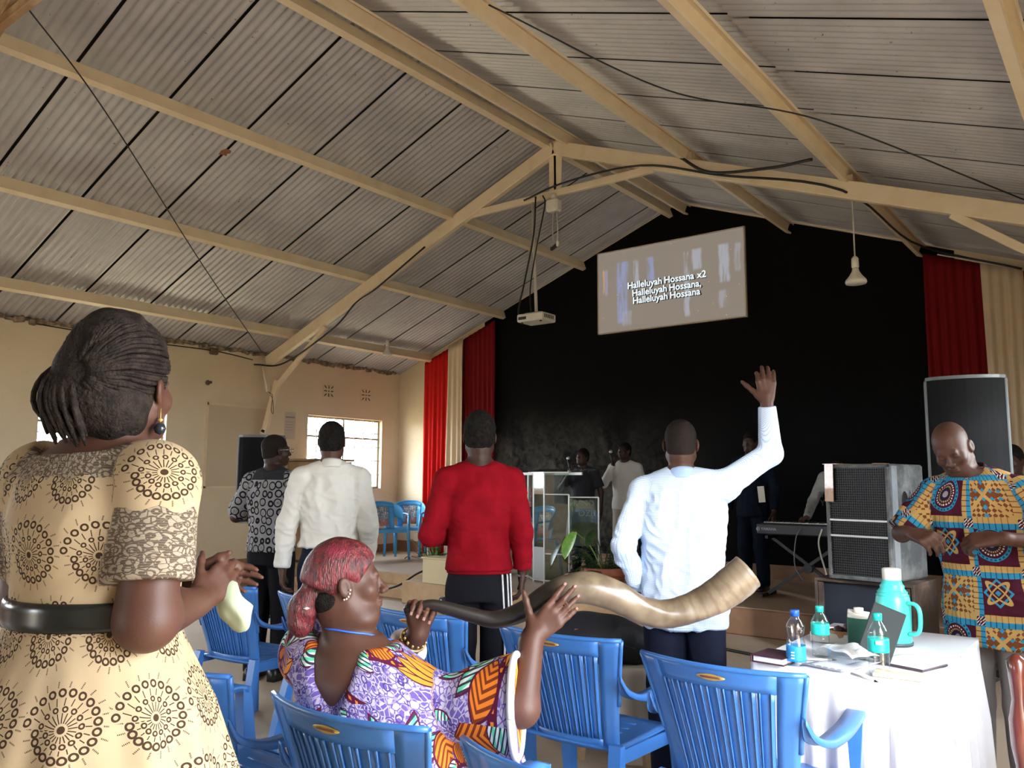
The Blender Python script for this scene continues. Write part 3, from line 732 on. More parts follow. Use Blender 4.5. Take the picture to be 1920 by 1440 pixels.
t = MB().lathe([(.03, 0), (.035, .02), (.02, .04), (.014, .08), (.02, .09)], seg=10).build('wall_bolt', M_STEELDK); t.location = (XL, 6.22, 2.70); t.rotation_euler = (0, math.pi / 2, 0); tag(t, 'rusty bolt stub on the left wall above the notice board', 'bolt')
t = MB().box((.03, 0, 0), (.06, .11, .08), bev=.01).build('cable_junction', M_STEELDK); t.location = (XL, 6.28, 3.13); tag(t, 'dark cable joint under the left roof edge', 'junction')
cable([(XL + .03, 4.0, 3.16), (XL + .03, 5.2, 3.13), (XL + .03, 6.28, 3.14), (XL + .03, 6.9, 3.09)], .007, 'wire clipped along the head of the left wall')
t = empty('fluorescent_fitting', (-9.62, 6.86, 2.96), label='broken tube fitting dangling at the left frame foot', cat='lamp'); MB().bar((0, 0, 0), (.14, -.01, -.36), .05, .03).build('batten', M_CREAM, t); MB().tube([(.03, -.035, .0), (.17, -.04, -.35)], .011, 8).build('tube', M_WHT, t)
MB().tube(spline([(.14, -.01, -.36), (.22, 0, -.42), (.20, 0, -.6), (.25, 0, -.66), (.23, 0, -.48), (.17, 0, -.40)], 26), .005, 6).build('loose_wire', M_STEELDK, t)

# ================================================================ plastic armchairs
M_BLUE = mat('blue_plastic', (.045, .17, .47), .32, fn=mottled((.045, .172, .48), (.038, .15, .43), 7)); M_STICK = mat('gold_sticker', (.55, .36, .10), .35, .4)
M_STKB = mat('sticker_print', (.16, .06, .03), .6)
def armchair():
    t = empty('plastic_chair')
    def back(u, v, off=0.0):
        z = .40 + .425 * v; hw = .205 + .055 * v + .02 * v * v; x = (2 * u - 1) * hw
        return np.array((x, -.175 - .13 * v - .012 * v * v + .055 * (x / .25) ** 2 - off, z))
    # shell: border round the ribbed field
    U0, U1, V0, V1 = .14, .86, .10, .85
    b = MB(); th = .008
    for (a0, a1, c0, c1, nu, nv) in ((0, U0, 0, 1, 3, 14), (U1, 1, 0, 1, 3, 14), (U0, U1, V1, 1, 12, 3), (U0, U1, 0, V0, 12, 2)):
        b.grid(lambda u, v: back(a0 + (a1 - a0) * u, c0 + (c1 - c0) * v), nu, nv, True, th)
    b.tube([back(u, 1.0) for u in np.linspace(0, 1, 14)], .0085, 6)
    for uu in (0, 1): b.tube([back(uu, v) for v in np.linspace(.42, 1, 8)], .0085, 6)
    bk = b.build('backrest', M_BLUE, t)
    nsl = 7
    for i in range(nsl):
        a = U0 + (U1 - U0) * i / nsl; w = (U1 - U0) / nsl
        s_ = MB(); s_.grid(lambda u, v: back(a + w * (.0 + .93 * u), V0 + (V1 - V0) * v, -.001), 2, 10, True, .006)
        for q in (.12, .72): s_.grid(lambda u, v: back(a + w * (q + .07 * u), V0 + (V1 - V0) * v, .005), 1, 10, True, .007)
        s_.build('slat', M_BLUE, bk)
    MB().grid(lambda u, v: back(.5 + .09 * (u - .5) * 2 * math.cos(math.pi * (v - .5) * .9), .925 + .05 * (v - .5), .0065), 6, 6, True, .002).build('sticker', M_STICK, bk, 'oval gold maker sticker')
    MB().grid(lambda u, v: back(.5 + .06 * (u - .5) * 2, .925 + .014 * (v - .5), .008), 6, 2, True, .001).build('sticker_print', M_STKB, bk)
    def seat(u, v):
        hw = .225 + .03 * v; x = (2 * u - 1) * hw; y = -.19 + .43 * v
        return (x, y, .415 + .018 * v - .02 * math.sin(math.pi * u) * math.sin(math.pi * min(1, v * 1.1)) - (.05 * max(0, v - .9) / .1 if v > .9 else 0))
    s2 = MB().grid(seat, 12, 12, True, .008)
    for s_ in (-1, 1): s2.bar((s_ * .235, -.18, .395), (s_ * .258, .22, .395), .008, .05)
    s2.bar((-.25, .235, .385), (.25, .235, .385), .008, .07)
    so = s2.build('seat', M_BLUE, t)
    for i in range(5):
        yv = .25 + .12 * i; MB().grid(lambda u, v: np.array(seat(.25 + .5 * u, yv + .02 * v)) + (0, 0, .0055), 6, 1, True, .003).build('seat_rib', M_BLUE, so)
    for s_ in (-1, 1):
        P = spline([(s_ * .262, -.235, .70), (s_ * .268, -.20, .645), (s_ * .282, -.10, .612), (s_ * .292, .04, .622), (s_ * .290, .17, .642), (s_ * .283, .215, .632)], 22)
        ar = MB(); vs = []; wd = np.interp(np.linspace(0, 1, 22), [0, .25, .5, 1], [.012, .045, .062, .058])
        for p, w in zip(P, wd):
            for (a, c) in ((-.5, .0), (.5, .0), (.5, -.022), (.36, -.022), (.36, -.008), (-.36, -.008), (-.36, -.022), (-.5, -.022)): vs.append((p[0] + a * w, p[1], p[2] + c))
        ar.add(vs, [(i * 8 + k, i * 8 + (k + 1) % 8, (i + 1) * 8 + (k + 1) % 8, (i + 1) * 8 + k) for i in range(21) for k in range(8)] + [tuple(range(8))[::-1], tuple(168 + k for k in range(8))], True)
        ar.build('armrest', M_BLUE, t)
        def leg(pts):
            lg = MB(); vs = []
            for (p, wx, wy) in pts:
                for (a, c) in ((-.5, -.5), (.5, -.5), (.5, .5), (-.5, .5)): vs.append((p[0] + a * wx, p[1] + c * wy, p[2]))
            n = len(pts); lg.add(vs, [(i * 4 + k, i * 4 + (k + 1) % 4, (i + 1) * 4 + (k + 1) % 4, (i + 1) * 4 + k) for i in range(n - 1) for k in range(4)] + [(3, 2, 1, 0), tuple(4 * n - 4 + k for k in range(4))]); lg.build('leg', M_BLUE, t)
        leg([((s_ * .272, .255, 0), .04, .035), ((s_ * .268, .235, .22), .05, .045), ((s_ * .262, .215, .42), .055, .055), ((s_ * .283, .21, .63), .05, .035)])
        leg([((s_ * .262, -.29, 0), .038, .04), ((s_ * .245, -.235, .22), .05, .06), ((s_ * .225, -.195, .44), .05, .03)])
    return t
CH = armchair()
ROW = [(-4.12, 2.95, .10, 'blue plastic armchair at the far left of the front row below the patterned shirt'), (-3.32, 2.96, -.02, 'blue plastic armchair just left of the red haired woman in the front row'),
       (-2.60, 2.94, .03, 'blue plastic armchair behind the red haired woman, before the red sweater'), (-1.83, 2.92, .0, 'blue plastic armchair in the middle with the black bag behind it'), (-1.12, 2.80, -.02, 'blue plastic armchair pushed up to the white table'),
       (-2.46, 1.72, .02, 'blue plastic armchair in the lower left corner, only its arm in view'), (-1.65, 1.70, .03, 'blue plastic armchair the red haired woman sits in'), (-.97, 1.70, -.04, 'blue plastic armchair at the bottom edge right of the seated woman')]
for i, (x, y, rz, lb) in enumerate(ROW):
    c = CH if i == 0 else copy_tree(CH); c.location = (x, y, 0); c.rotation_euler = (0, 0, rz); tag(c, lb, 'chair', 'blue plastic armchairs in the hall')
# lighter rounded chairs on the stage
M_BLUE2 = mat('light_blue_plastic', (.07, .33, .62), .35)
def f_decal():
    vec, x, y, z = coord('Object'); v = voronoi(vec, 26.0, 'DISTANCE_TO_EDGE'); n = noise(vec, 14, 2)
    c = cmix(lt(X(v.outputs['Distance']), .06), cmix(ramp01(n, .4, .6), (.62, .60, .55), (.35, .36, .38)), (.08, .07, .08)); return cmix(ramp01(z, .60, .52) * .8, c, (.5, .12, .08))
M_DECAL = mat('printed_back_decal', rough=.4, fn=f_decal)
def stage_chair():
    t = empty('stage_chair')
    def back(u, v):
        a = math.pi * (u - .5) * 1.05; z = .43 + (.40 * v) * (1 - .42 * abs(2 * u - 1) ** 2.2); r = .27
        return np.array((r * math.sin(a) * (1 + .05 * v), .03 - r * math.cos(a) * .95 - .07 * v, z))
    b = MB()
    for (a0, a1, c0, c1, nu, nv) in ((0, .27, .45, 1, 6, 5), (.73, 1, .45, 1, 6, 5), (.27, .73, .82, 1, 8, 2), (.27, .37, 0, .82, 2, 6), (.63, .73, 0, .82, 2, 6)): b.grid(lambda u, v: back(a0 + (a1 - a0) * u, c0 + (c1 - c0) * v), nu, nv, True, .009)
    b.tube([back(u, 1) for u in np.linspace(0, 1, 18)], .011, 6); bk = b.build('backrest', M_BLUE2, t)
    MB().grid(lambda u, v: back(.37 + .26 * u, .1 + .72 * v), 4, 6, True, .006).build('printed_splat', M_DECAL, bk, 'splat with a grey printed picture')
    s2 = MB().grid(lambda u, v: ((2 * u - 1) * (.22 + .02 * v), -.19 + .42 * v, .43 - .015 * math.sin(math.pi * u) * math.sin(math.pi * v)), 8, 8, True, .012); s2.box((0, .225, .415), (.47, .012, .05)); s2.build('seat', M_BLUE2, t)
    for s_ in (-1, 1):
        MB().tube(spline([(s_ * .27, -.02, .66), (s_ * .285, .1, .655), (s_ * .28, .22, .64)], 10), .022, 8, flat=.6).build('armrest', M_BLUE2, t)
        MB().tube([(s_ * .275, .25, 0), (s_ * .262, .225, .42), (s_ * .28, .215, .64)], [.02, .027, .022], 8).build('leg', M_BLUE2, t); MB().tube([(s_ * .255, -.28, 0), (s_ * .225, -.2, .43)], [.02, .03], 8).build('leg', M_BLUE2, t)
    return t
SCH = stage_chair()
for i, (x, y, rz, lb) in enumerate(((-9.0, 8.66, -2.0, 'light blue round backed chair on the stage nearest the white shirt'), (-9.2, 9.28, -2.6, 'light blue round backed chair on the stage nearest the red curtain'), (-6.15, 8.42, 3.0, 'blue round backed chair behind the glass pulpit'))):
    c = SCH if i == 0 else copy_tree(SCH); c.location = (x, y, STAGE); c.rotation_euler = (0, 0, rz); tag(c, lb, 'chair', 'round backed chairs on the stage')
t = empty('side_table', (-8.45, 9.38, STAGE), label='small white table on the stage beside the red curtain', cat='table'); MB().box((0, 0, .42), (.42, .42, .1), bev=.006).build('tabletop', M_WHT, t)
for sx in (-1, 1):
    for sy in (-1, 1): MB().box((sx * .19, sy * .19, .19), (.03, .03, .38)).build('leg', M_WHT, t)
t = MB().lathe([(.03, 0), (.035, .09), (.033, .1), (.028, .095)], seg=14).build('glass_cup', glass_mat('clear_glass', (.93, .95, .95), .8)); t.location = (-8.45, 9.33, STAGE + .47); tag(t, 'clear cup on the small white stage table', 'cup')

# ================================================================ loudspeakers
def f_box():
    vec, x, y, z = coord('Object'); n = noise(vec, 5, 6, .65); return cmix(ramp01(n, .38, .66), (.075, .08, .085), (.20, .20, .195))
M_CARPET = mat('scuffed_grey_cabinet', rough=.7, fn=f_box, bump=nbump(40, .2))
def f_sub():
    vec, x, y, z = coord('Object'); n = noise(vec, 4, 6, .65); return cmix(ramp01(n, .4, .7), (.06, .04, .03), (.19, .13, .10))
M_SUB = mat('worn_brown_cabinet', rough=.65, fn=f_sub)
M_GRILL = mat('black_wire_grille', (.05, .05, .052), .4, .5); M_CONE = mat('black_speaker_cone', (.008, .008, .009), .6)
pa = empty('pa_speaker', (-1.715, 6.96, .66), -.20, label='tall scuffed loudspeaker with wire grille stacked on a bass box', cat='speaker')
w, d, h = .50, .60, .88
c = MB(); c.box((0, .012, h / 2), (w, d - .024, h), bev=.015); cab = c.build('cabinet', M_CARPET, pa)
for (cx, cz, sx, sz) in ((0, h - .015, w, .03), (0, .015, w, .03), (-w / 2 + .012, h / 2, .024, h), (w / 2 - .012, h / 2, .024, h)): MB().box((cx, -d / 2 + .004, cz), (sx, .04, sz), bev=.004).build('front_rim', M_CARPET, pa)
for zz in (.33, .45): MB().box((0, -d / 2 - .004, zz), (w - .05, .012, .014)).build('grille_rail', M_GREYM, pa)
gr = MB()
for i in range(44): gr.box((0, -d / 2 + .001, .035 + i * (h - .07) / 43), (w - .05, .004, .0055))
tag(gr.build('grille_wires', M_GRILL, pa), kind='stuff'); gr = MB()
for i in range(26): gr.box((-w / 2 + .03 + i * (w - .06) / 25, -d / 2 + .004, h / 2), (.004, .003, h - .06))
tag(gr.build('grille_wires', M_GRILL, pa), kind='stuff')
MB().box((0, -d / 2 + .014, h / 2), (w - .05, .006, h - .06)).build('baffle', M_CONE, pa)
M_ORANGE = mat('orange_packing_tape', rough=.25, fn=mottled((.50, .21, .07), (.62, .36, .20), 14), Coat_Weight=.5)
MB().box((-w / 2 + .035, -d / 2 - .02, h - .145), (.07, .006, .29), rotm(0, 0, .02)).build('tape_strip', M_ORANGE, pa, 'crinkled orange tape strip'); MB().box((-w / 2 + .06, -d / 2 + .07, h + .003), (.14, .2, .004)).build('tape_strip', M_ORANGE, pa); MB().box((.17, -d / 2 + .05, h + .003), (.06, .16, .004)).build('tape_strip', M_ORANGE, pa)
MB().lathe([(.002, .003), (.05, .003), (.055, 0)], seg=18).build('handle_recess', M_CONE, pa).matrix_basis = Matrix.Translation((w / 2 + .0005, -.05, .60)) @ Matrix.Rotation(math.pi / 2, 4, 'Y') @ Matrix.Diagonal((1.35, 1, 1, 1))
MB().box((w / 2 + .001, -.22, h / 2), (.006, .09, h - .03)).build('corner_band', mat('pale_scuff_band', rough=.6, fn=mottled((.22, .24, .26), (.30, .32, .34), 6)), pa)
text('stencil_lettering', 'AUSI', .11, mat('stencil_paint', (.05, .05, .05), .8), frame4((w / 2 + .002, .12, h - .24), (0, 1, 0), (0, 0, 1)), pa, .0006)
sb2 = empty('bass_speaker', (-1.76, 6.98, 0), -.07, label='wide brown bass loudspeaker box standing on the floor before the stage', cat='speaker')
w, d, h = .74, .62, .65
for (cx, cy, cz, sx, sy, sz) in ((0, .03, h - .012, w, d - .02, .024), (0, .03, .012, w, d - .02, .024), (-w / 2 + .012, .03, h / 2, .024, d - .02, h - .04), (w / 2 - .012, .03, h / 2, .024, d - .02, h - .04), (0, d / 2 + .01, h / 2, w - .04, .02, h - .04)): MB().box((cx, cy, cz), (sx, sy, sz), bev=.004).build('cabinet_panel', M_SUB, sb2)
MB().box((0, -d / 2 + .09, h / 2), (w - .06, .015, h - .06)).build('baffle', mat('navy_grille_cloth', (.012, .016, .028), .8), sb2)
for s_ in (-1, 1): MB().box((s_ * (w / 2 - .045), -d / 2 + .06, h / 2), (.03, .04, h - .06)).build('front_rim', M_SUB, sb2)
def tall_speaker(loc, rz, w, h, d, label, stand=True):
    t = empty('loudspeaker', (loc[0], loc[1], loc[3]), rz, label=label, cat='speaker'); z0 = loc[2] - loc[3]
    pts = [(-w / 2, d / 2), (-w / 2, -d * .28)] + [(-w / 2 + w * i / 12, -d * .28 - d * .22 * math.sin(math.pi * i / 12) ** .6) for i in range(1, 12)] + [(w / 2, -d * .28), (w / 2, d / 2)]
    MB().prism(pts[1:-1], z0 + .015, z0 + h - .02, 'z').build('front_grille', mat('fine_black_grille', (.006, .006, .007), .8, Specular_IOR_Level=.15), t)
    MB().prism([(x * 1.02, y - .004) for x, y in pts], z0 + h - .02, z0 + h, 'z').build('top_cap', mat('grey_speaker_plastic', (.10, .11, .115), .4), t); MB().prism([(x * 1.02, y - .004) for x, y in pts], z0, z0 + .015, 'z').build('bottom_cap', MATS['grey_speaker_plastic'], t)
    for s_ in (-1, 1): MB().box((s_ * (w / 2 + .002), 0 + d * .1, z0 + h / 2), (.02, d * .78, h - .03), bev=.006).build('side_panel', MATS['grey_speaker_plastic'], t)
    MB().box((0, d / 2 - .005, z0 + h / 2), (w, .012, h - .03)).build('back_panel', M_BLK, t)
    if stand:
        MB().tube([(0, 0, .55), (0, 0, z0)], .018, 10).build('pole', M_BLK, t); MB().tube([(0, 0, .12), (0, 0, .75)], .024, 10).build('pole_sleeve', M_BLK, t)
        for k in range(3):
            a = k * 2.094 + .5; MB().tube([(.02 * math.cos(a), .02 * math.sin(a), .62), (.36 * math.cos(a), .36 * math.sin(a), .012)], .012, 8).build('leg', M_BLK, t); MB().tube([(.01 * math.cos(a), .01 * math.sin(a), .2), (.2 * math.cos(a), .2 * math.sin(a), .3)], .008, 6).build('brace', M_BLK, t)
    return t
tall_speaker((-.855, 5.68, 1.27, 0), .20, .42, .77, .36, 'tall black loudspeaker with curved front behind the printed shirt man')
tall_speaker((-5.90, 4.22, 1.05, 0), .95, .36, .72, .34, 'black loudspeaker on a stand behind the grey patterned shirt')

# ================================================================ keyboard
kb = empty('keyboard', (-2.70, 8.35, STAGE + .62), label='black electric keyboard on a crossed stand at the stage rear', cat='keyboard')
MB().box((0, 0, .06), (.95, .29, .11), bev=.012).build('case', mat('keyboard_case', (.018, .020, .026), .45), kb)
for i in range(36): MB().box((-.45 + .0257 * i, .09, .118), (.0235, .12, .012)).build('key', M_WHT, kb)
for i in range(36):
    if i % 7 not in (2, 6): MB().box((-.437 + .0257 * i, .06, .128), (.012, .07, .012)).build('black_key', M_BLK, kb)
M_LOGO = mat('silver_print', (.28, .30, .34), .6)
text('logo_lettering', 'YAMAHA', .038, M_LOGO, frame4((-.35, -.1465, .06), (1, 0, 0), (0, 0, 1)), kb, .0008, bold=.0012)
MB().lathe([(.003, 0), (.022, 0), (.022, .002), (.003, .002)], seg=20).build('logo_emblem', M_LOGO, kb).matrix_basis = Matrix.Translation((-.455, -.1465, .06)) @ Matrix.Rotation(math.pi / 2, 4, 'X')
for i in range(3): MB().bar((-.455 - .018 * math.cos(i * 2.09 + 1.57), -.149, .06 - .018 * math.sin(i * 2.09 + 1.57)), (-.455, -.149, .06), .003, .002).build('logo_emblem', M_BLK, kb)
ks = empty('keyboard_stand', (-2.72, 8.38, STAGE), label='black folding cross stand under the keyboard', cat='stand')
for s_ in (-1, 1):
    MB().bar((-.42 * s_, -.02 * s_, .02), (.36 * s_, -.02 * s_, .585), .03, .03).build('leg', M_BLK, ks); MB().bar((-.42 * s_, -.2, .02), (-.42 * s_, .2, .02), .03, .03).build('foot_bar', M_BLK, ks); MB().bar((.36 * s_, -.16, .6), (.36 * s_, .16, .6), .03, .03).build('support_bar', M_BLK, ks)
MB().tube([(0, -.05, .30), (0, .05, .30)], .045, 14).build('pivot', M_BLK, ks)
cable([(-2.52, 8.19, STAGE + .70), (-2.54, 8.14, .8), (-2.46, 8.1, .5), (-2.40, 8.05, STAGE + .01)], .008, 'white lead hanging down from the keyboard', M_CORDW)
cable([(-2.72, 8.19, STAGE + .70), (-2.76, 8.15, .85), (-2.78, 8.15, .6), (-2.70, 8.15, .45)], .006, 'thin grey lead looping from the keyboard', mat('grey_lead', (.2, .2, .2), .5))

# ================================================================ glass pulpit
M_ALU = mat('white_aluminium_edge', (.62, .63, .62), .35, .3); M_GLZ = glass_mat('pulpit_glass', (.80, .86, .83), .90); M_GLG = glass_mat('green_pulpit_glass', (.52, .60, .50), .88); M_MIRR = mat('silvered_glass', (.75, .77, .76), .04, 1.0)
pu = empty('glass_pulpit', (-5.50, 7.97, STAGE), label='glass pulpit with white metal edges on the podium', cat='pulpit')
A, B, Cc, D, E2 = (-.42, .06), (-.18, -.16), (.0, -.20), (.30, -.14), (.58, .04)
def pane(name, p, q, z0, z1, m): return MB().bar((p[0], p[1], (z0 + z1) / 2), (q[0], q[1], (z0 + z1) / 2), .006, z1 - z0).build(name, m, pu)
for p, h in ((A, 1.25), (B, 1.25), (Cc, 1.25), (D, 1.0), (E2, .97)): MB().box((p[0], p[1], h / 2), (.018, .018, h), bev=.003).build('edge_post', M_ALU, pu)
for p, q, z in ((A, B, 1.25), (B, Cc, 1.25), (Cc, D, 1.25), (Cc, D, 1.0), (D, E2, .97), (Cc, D, .33), (A, B, .03), (B, Cc, .03), (Cc, D, .03), (D, E2, .03)): MB().bar((p[0], p[1], z), (q[0], q[1], z), .013, .013).build('edge_rail', M_ALU, pu)
pane('glass_pane', A, B, .04, 1.24, M_GLZ); pane('glass_pane', B, Cc, .40, 1.0, M_GLZ); pane('mirror_pane', B, Cc, 1.0, 1.24, M_MIRR); pane('frosted_pane', B, Cc, .04, .40, mat('frosted_white_glass', (.45, .46, .48), .5)); pane('glass_pane', Cc, D, .34, .99, M_GLZ); pane('glass_pane', Cc, D, 1.01, 1.24, M_GLZ); pane('green_pane', Cc, D, .04, .32, M_GLG); pane('green_pane', D, E2, .27, .96, M_GLG)
MB().box((0, .12, 1.26), (.86, .42, .012), rotm(0, .15, 0)).build('reading_top', M_GLZ, pu); MB().box((.02, -.08, 1.235), (.84, .02, .03)).build('top_lip', M_ALU, pu)
dv = unit((E2[0] - D[0], E2[1] - D[1], 0)); mid = np.array(((D[0] + E2[0]) / 2, (D[1] + E2[1]) / 2, 0)); nn = np.array((dv[1], -dv[0], 0)) * .005
m_et = mat('etched_white_print', (.20, .22, .19), .8)
for s_, zz, sz, ox in (('KENO', .90, .085, .0), ('OZE', .79, .095, .03), ('church', .53, .03, .08)): text('etched_lettering', s_, sz, m_et, frame4(mid + nn + dv * ox + np.array((0, 0, zz)), dv, (0, 0, 1)), pu, .0004)
m_rl = mat('red_line_print', (.35, .04, .04), .6); dv = unit((B[0] - A[0], B[1] - A[1], 0)); nn = np.array((dv[1], -dv[0], 0)) * .006; mid = np.array(((A[0] + B[0]) / 2, (A[1] + B[1]) / 2, 0)) + nn
for a, b in (((-.06, 1.0), (.04, 1.06)), ((.04, 1.06), (.11, .98)), ((-.02, .97), (.09, .97)), ((.08, .97), (.08, .78)), ((-.06, .90), (.09, .90))): MB().bar(mid + dv * a[0] + (0, 0, a[1]), mid + dv * b[0] + (0, 0, b[1]), .003, .01).build('red_emblem_line', m_rl, pu)

# ================================================================ plants, planter box
M_LEAF = mat('glossy_dark_leaf', rough=.35, fn=mottled((.015, .045, .012), (.035, .085, .02), 20)); M_LIME = mat('bright_green_leaf', rough=.35, fn=mottled((.13, .34, .03), (.22, .45, .06), 30)); M_TERRA = mat('terracotta', rough=.7, fn=mottled((.28, .085, .04), (.35, .12, .06), 12))
def leaf_blade(mb, p, d, L, w, droop, up=(0, 0, 1), nseg=6):
    d = unit(d); s_ = unit(np.cross(d, up)); vs = []; pos = np.array(p, float); dd = d.copy()
    for i in range(nseg + 1):
        t = i / nseg; ww = w * math.sin(math.pi * min(1, .08 + t * .92)) ** .7; n = np.cross(s_, dd)
        vs += [pos - s_ * ww + n * ww * .25, pos, pos + s_ * ww + n * ww * .25]; dd = unit(dd + np.array((0, 0, -droop / nseg))); pos = pos + dd * L / nseg
    mb.add(vs, [(i * 3 + k, i * 3 + k + 1, i * 3 + k + 4, i * 3 + k + 3) for i in range(nseg) for k in (0, 1)], True)
pt = empty('potted_fern', (-4.70, 7.74, STAGE), label='leafy green plant in a terracotta pot right of the pulpit', cat='plant')
MB().lathe([(.16, 0), (.20, .03), (.235, .16), (.25, .17), (.25, .235), (.235, .24), (.225, .19), (.01, .18)], seg=26, mod=lambda a, z: 1 + .012 * math.sin(z * 120)).build('pot', M_TERRA, pt)
for i in range(4): MB().tube([(.242 * math.cos(a), .242 * math.sin(a), .05 + .045 * i) for a in np.linspace(0, 6.2832, 26)], .007, 6).build('pot_rib', M_TERRA, pt)
r = random.Random(11)
for i in range(26):
    a = r.uniform(0, 6.28); el = r.uniform(.55, 1.45); L = r.uniform(.32, .56); d = np.array((math.cos(a) * math.cos(el), math.sin(a) * math.cos(el), math.sin(el))); mb = MB()
    P = [np.array((.05 * math.cos(a), .05 * math.sin(a), .18))]; dd = d.copy()
    for k in range(9): dd = unit(dd + np.array((0, 0, -.16))); P.append(P[-1] + dd * L / 9)
    mb.tube(P, .004, 5)
    for k in range(2, 10):
        for s_ in (-1, 1):
            sd = unit(np.cross(P[k] - P[k - 1], (0, 0, 1))) * s_; leaf_blade(mb, P[k], sd + (P[k] - P[k - 1]) * 6 + np.array((0, 0, .2)), .10 * (1.1 - .07 * k), .014, .8, nseg=3)
    mb.build('frond', M_LEAF, pt)
def big_leaf(parent, base, tip, w, m, nm='broad_leaf'):
    mb = MB(); base = np.array(base, float); tip = np.array(tip, float); st_ = np.array((0, 0, .18)); mb.tube(spline([st_, (st_ + base) / 2 + (0, 0, .08), base], 10), .006, 6); leaf_blade(mb, base, tip - base, np.linalg.norm(tip - base), w, .6, nseg=10); return mb.build(nm, m, parent)
big_leaf(pt, (-.28, -.12, .60), (-.34, -.30, .34), .10, M_LIME); big_leaf(pt, (-.52, -.05, .45), (-.60, -.18, .24), .07, M_LEAF); big_leaf(pt, (-.05, -.1, .62), (.0, -.35, .52), .05, M_LEAF); big_leaf(pt, (.18, -.1, .5), (.36, -.3, .38), .06, M_LEAF)
pl = empty('small_plant', (-6.78, 7.35, STAGE), label='small green plant in a black pot left of the red sweater', cat='plant')
MB().lathe([(.055, 0), (.085, .17), (.09, .18), (.08, .175), (.01, .15)], seg=18).build('pot', M_BLK, pl); r = random.Random(4)
for i in range(34):
    a = r.uniform(0, 6.28); el = r.uniform(.2, 1.4); d = np.array((math.cos(a) * math.cos(el), math.sin(a) * math.cos(el), math.sin(el))); mb = MB(); L = r.uniform(.12, .42); mb.tube([(0, 0, .16), tuple(np.array((0, 0, .16)) + d * L)], .004, 5); leaf_blade(mb, np.array((0, 0, .16)) + d * L, d + np.array((r.gauss(0, .4), r.gauss(0, .4), -.1)), r.uniform(.08, .13), r.uniform(.025, .04), 1.0, nseg=4); mb.build('leaf', M_LEAF if i % 3 else M_LIME, pl)
bx = empty('planter_box', (-6.15, 7.05, STAGE), label='low cream wooden box on the podium behind the red sweater', cat='box')
for (c, s_) in (((0, -.11, .145), (.9, .02, .29)), ((0, .11, .145), (.9, .02, .29)), ((-.44, 0, .145), (.02, .2, .29)), ((.44, 0, .145), (.02, .2, .29)), ((0, 0, .28), (.94, .26, .02))): MB().box(c, s_, bev=.004).build('board', mat('cream_wood_paint', (.60, .50, .30), .55), bx)
def f_zeb():
    vec, x, y, z = coord('Object'); return cmix(gt(xsin(z * 95.0 + noise(vec, 9, 2) * 26.0), .0), (.6, .58, .55), (.02, .02, .02))
t = MB().lathe([(.09, 0), (.12, .03), (.125, .12), (.1, .17), (.01, .18)], seg=20).build('zebra_print_pouf', mat('zebra_print_cloth', rough=.8, fn=f_zeb)); t.location = (-5.98, 6.70, 0); tag(t, 'small black and white zebra print stool before the podium', 'stool')
cable([(-6.82, 7.3, STAGE + .12), (-6.95, 7.2, .30), (-7.1, 7.0, .16), (-7.5, 6.95, .10), (-8.6, 7.05, .13)], .012, 'black cable trailing down the stage steps', n=50)
cable([(-4.6, 6.86, .012), (-4.1, 6.84, .012), (-3.4, 6.82, .012), (-2.6, 6.62, .012)], .012, 'dark cable lying along the foot of the podium')
cp = empty('wooden_cupboard', (-9.62, 7.9, STAGE), label='brown wooden cupboard by the left wall behind the white shirt', cat='cupboard'); M_WOOD = mat('brown_wood', rough=.5, fn=mottled((.30, .19, .10), (.38, .25, .14), 5))
MB().box((0, 0, .72), (.6, .7, 1.40), bev=.01).build('body', M_WOOD, cp); MB().box((0, 0, 1.44), (.64, .74, .03), bev=.005).build('top_board', M_WOOD, cp)
for s_ in (-1, 1):
    dd = MB().box((.305, s_ * .17, .72), (.016, .33, 1.3), bev=.004).build('door', M_WOOD, cp); MB().box((.32, s_ * .03, .75), (.02, .015, .1)).build('handle', M_GREYM, dd)

# ================================================================ white table and what stands on it
TA = .0; TC = (-.905, 3.52); TW, TL, TZ = .58, 1.02, .745
tb = empty('folding_table', (TC[0], TC[1], 0), TA, label='rectangular table under the white cloth', cat='table')
MB().box((0, 0, TZ - .015), (TW - .01, TL - .01, .025), bev=.006).build('tabletop', M_WOOD, tb)
for sx in (-1, 1):
    for sy in (-1, 1): MB().box((sx * (TW / 2 - .06), sy * (TL / 2 - .06), (TZ - .03) / 2), (.035, .035, TZ - .03)).build('leg', M_WOOD, tb)
def cloth_pts():
    P = []; n = 40; hw, hl = TW / 2 + .004, TL / 2 + .004
    for i in range(n): P.append((-hw + 2 * hw * i / n, -hl, 0, -1))
    for i in range(60): P.append((hw, -hl + 2 * hl * i / 60, 1, 0))
    for i in range(n): P.append((hw - 2 * hw * i / n, hl, 0, 1))
    for i in range(60): P.append((-hw, hl - 2 * hl * i / 60, -1, 0))
    return P
PP = cloth_pts(); n = len(PP); rr = random.Random(5); ph = [rr.uniform(0, 6.28) for _ in range(6)]; mb = MB(); vs = []; levels = [(0, .0), (.0, .004), (.03, .012), (.12, .3), (.3, .7), (.5, .9), (.735, 1.0)]
vs += [(x * .96, y * .97, TZ + .004) for x, y, _, _ in PP]
for dz, g in levels:
    for i, (x, y, nx, ny) in enumerate(PP):
        s_ = i * .0172; fo = .020 * math.sin(2 * math.pi * s_ / .105 + ph[0] + .8 * math.sin(s_ * 5)) + .012 * math.sin(2 * math.pi * s_ / .25 + ph[1]); out = .004 + g * (.022 + fo)
        vs.append((x + nx * out, y + ny * out, TZ + .004 - dz))
L = len(levels) + 1
mb.add(vs, [(k * n + i, k * n + (i + 1) % n, (k + 1) * n + (i + 1) % n, (k + 1) * n + i) for k in range(L - 1) for i in range(n)] + [tuple(range(n))], True)
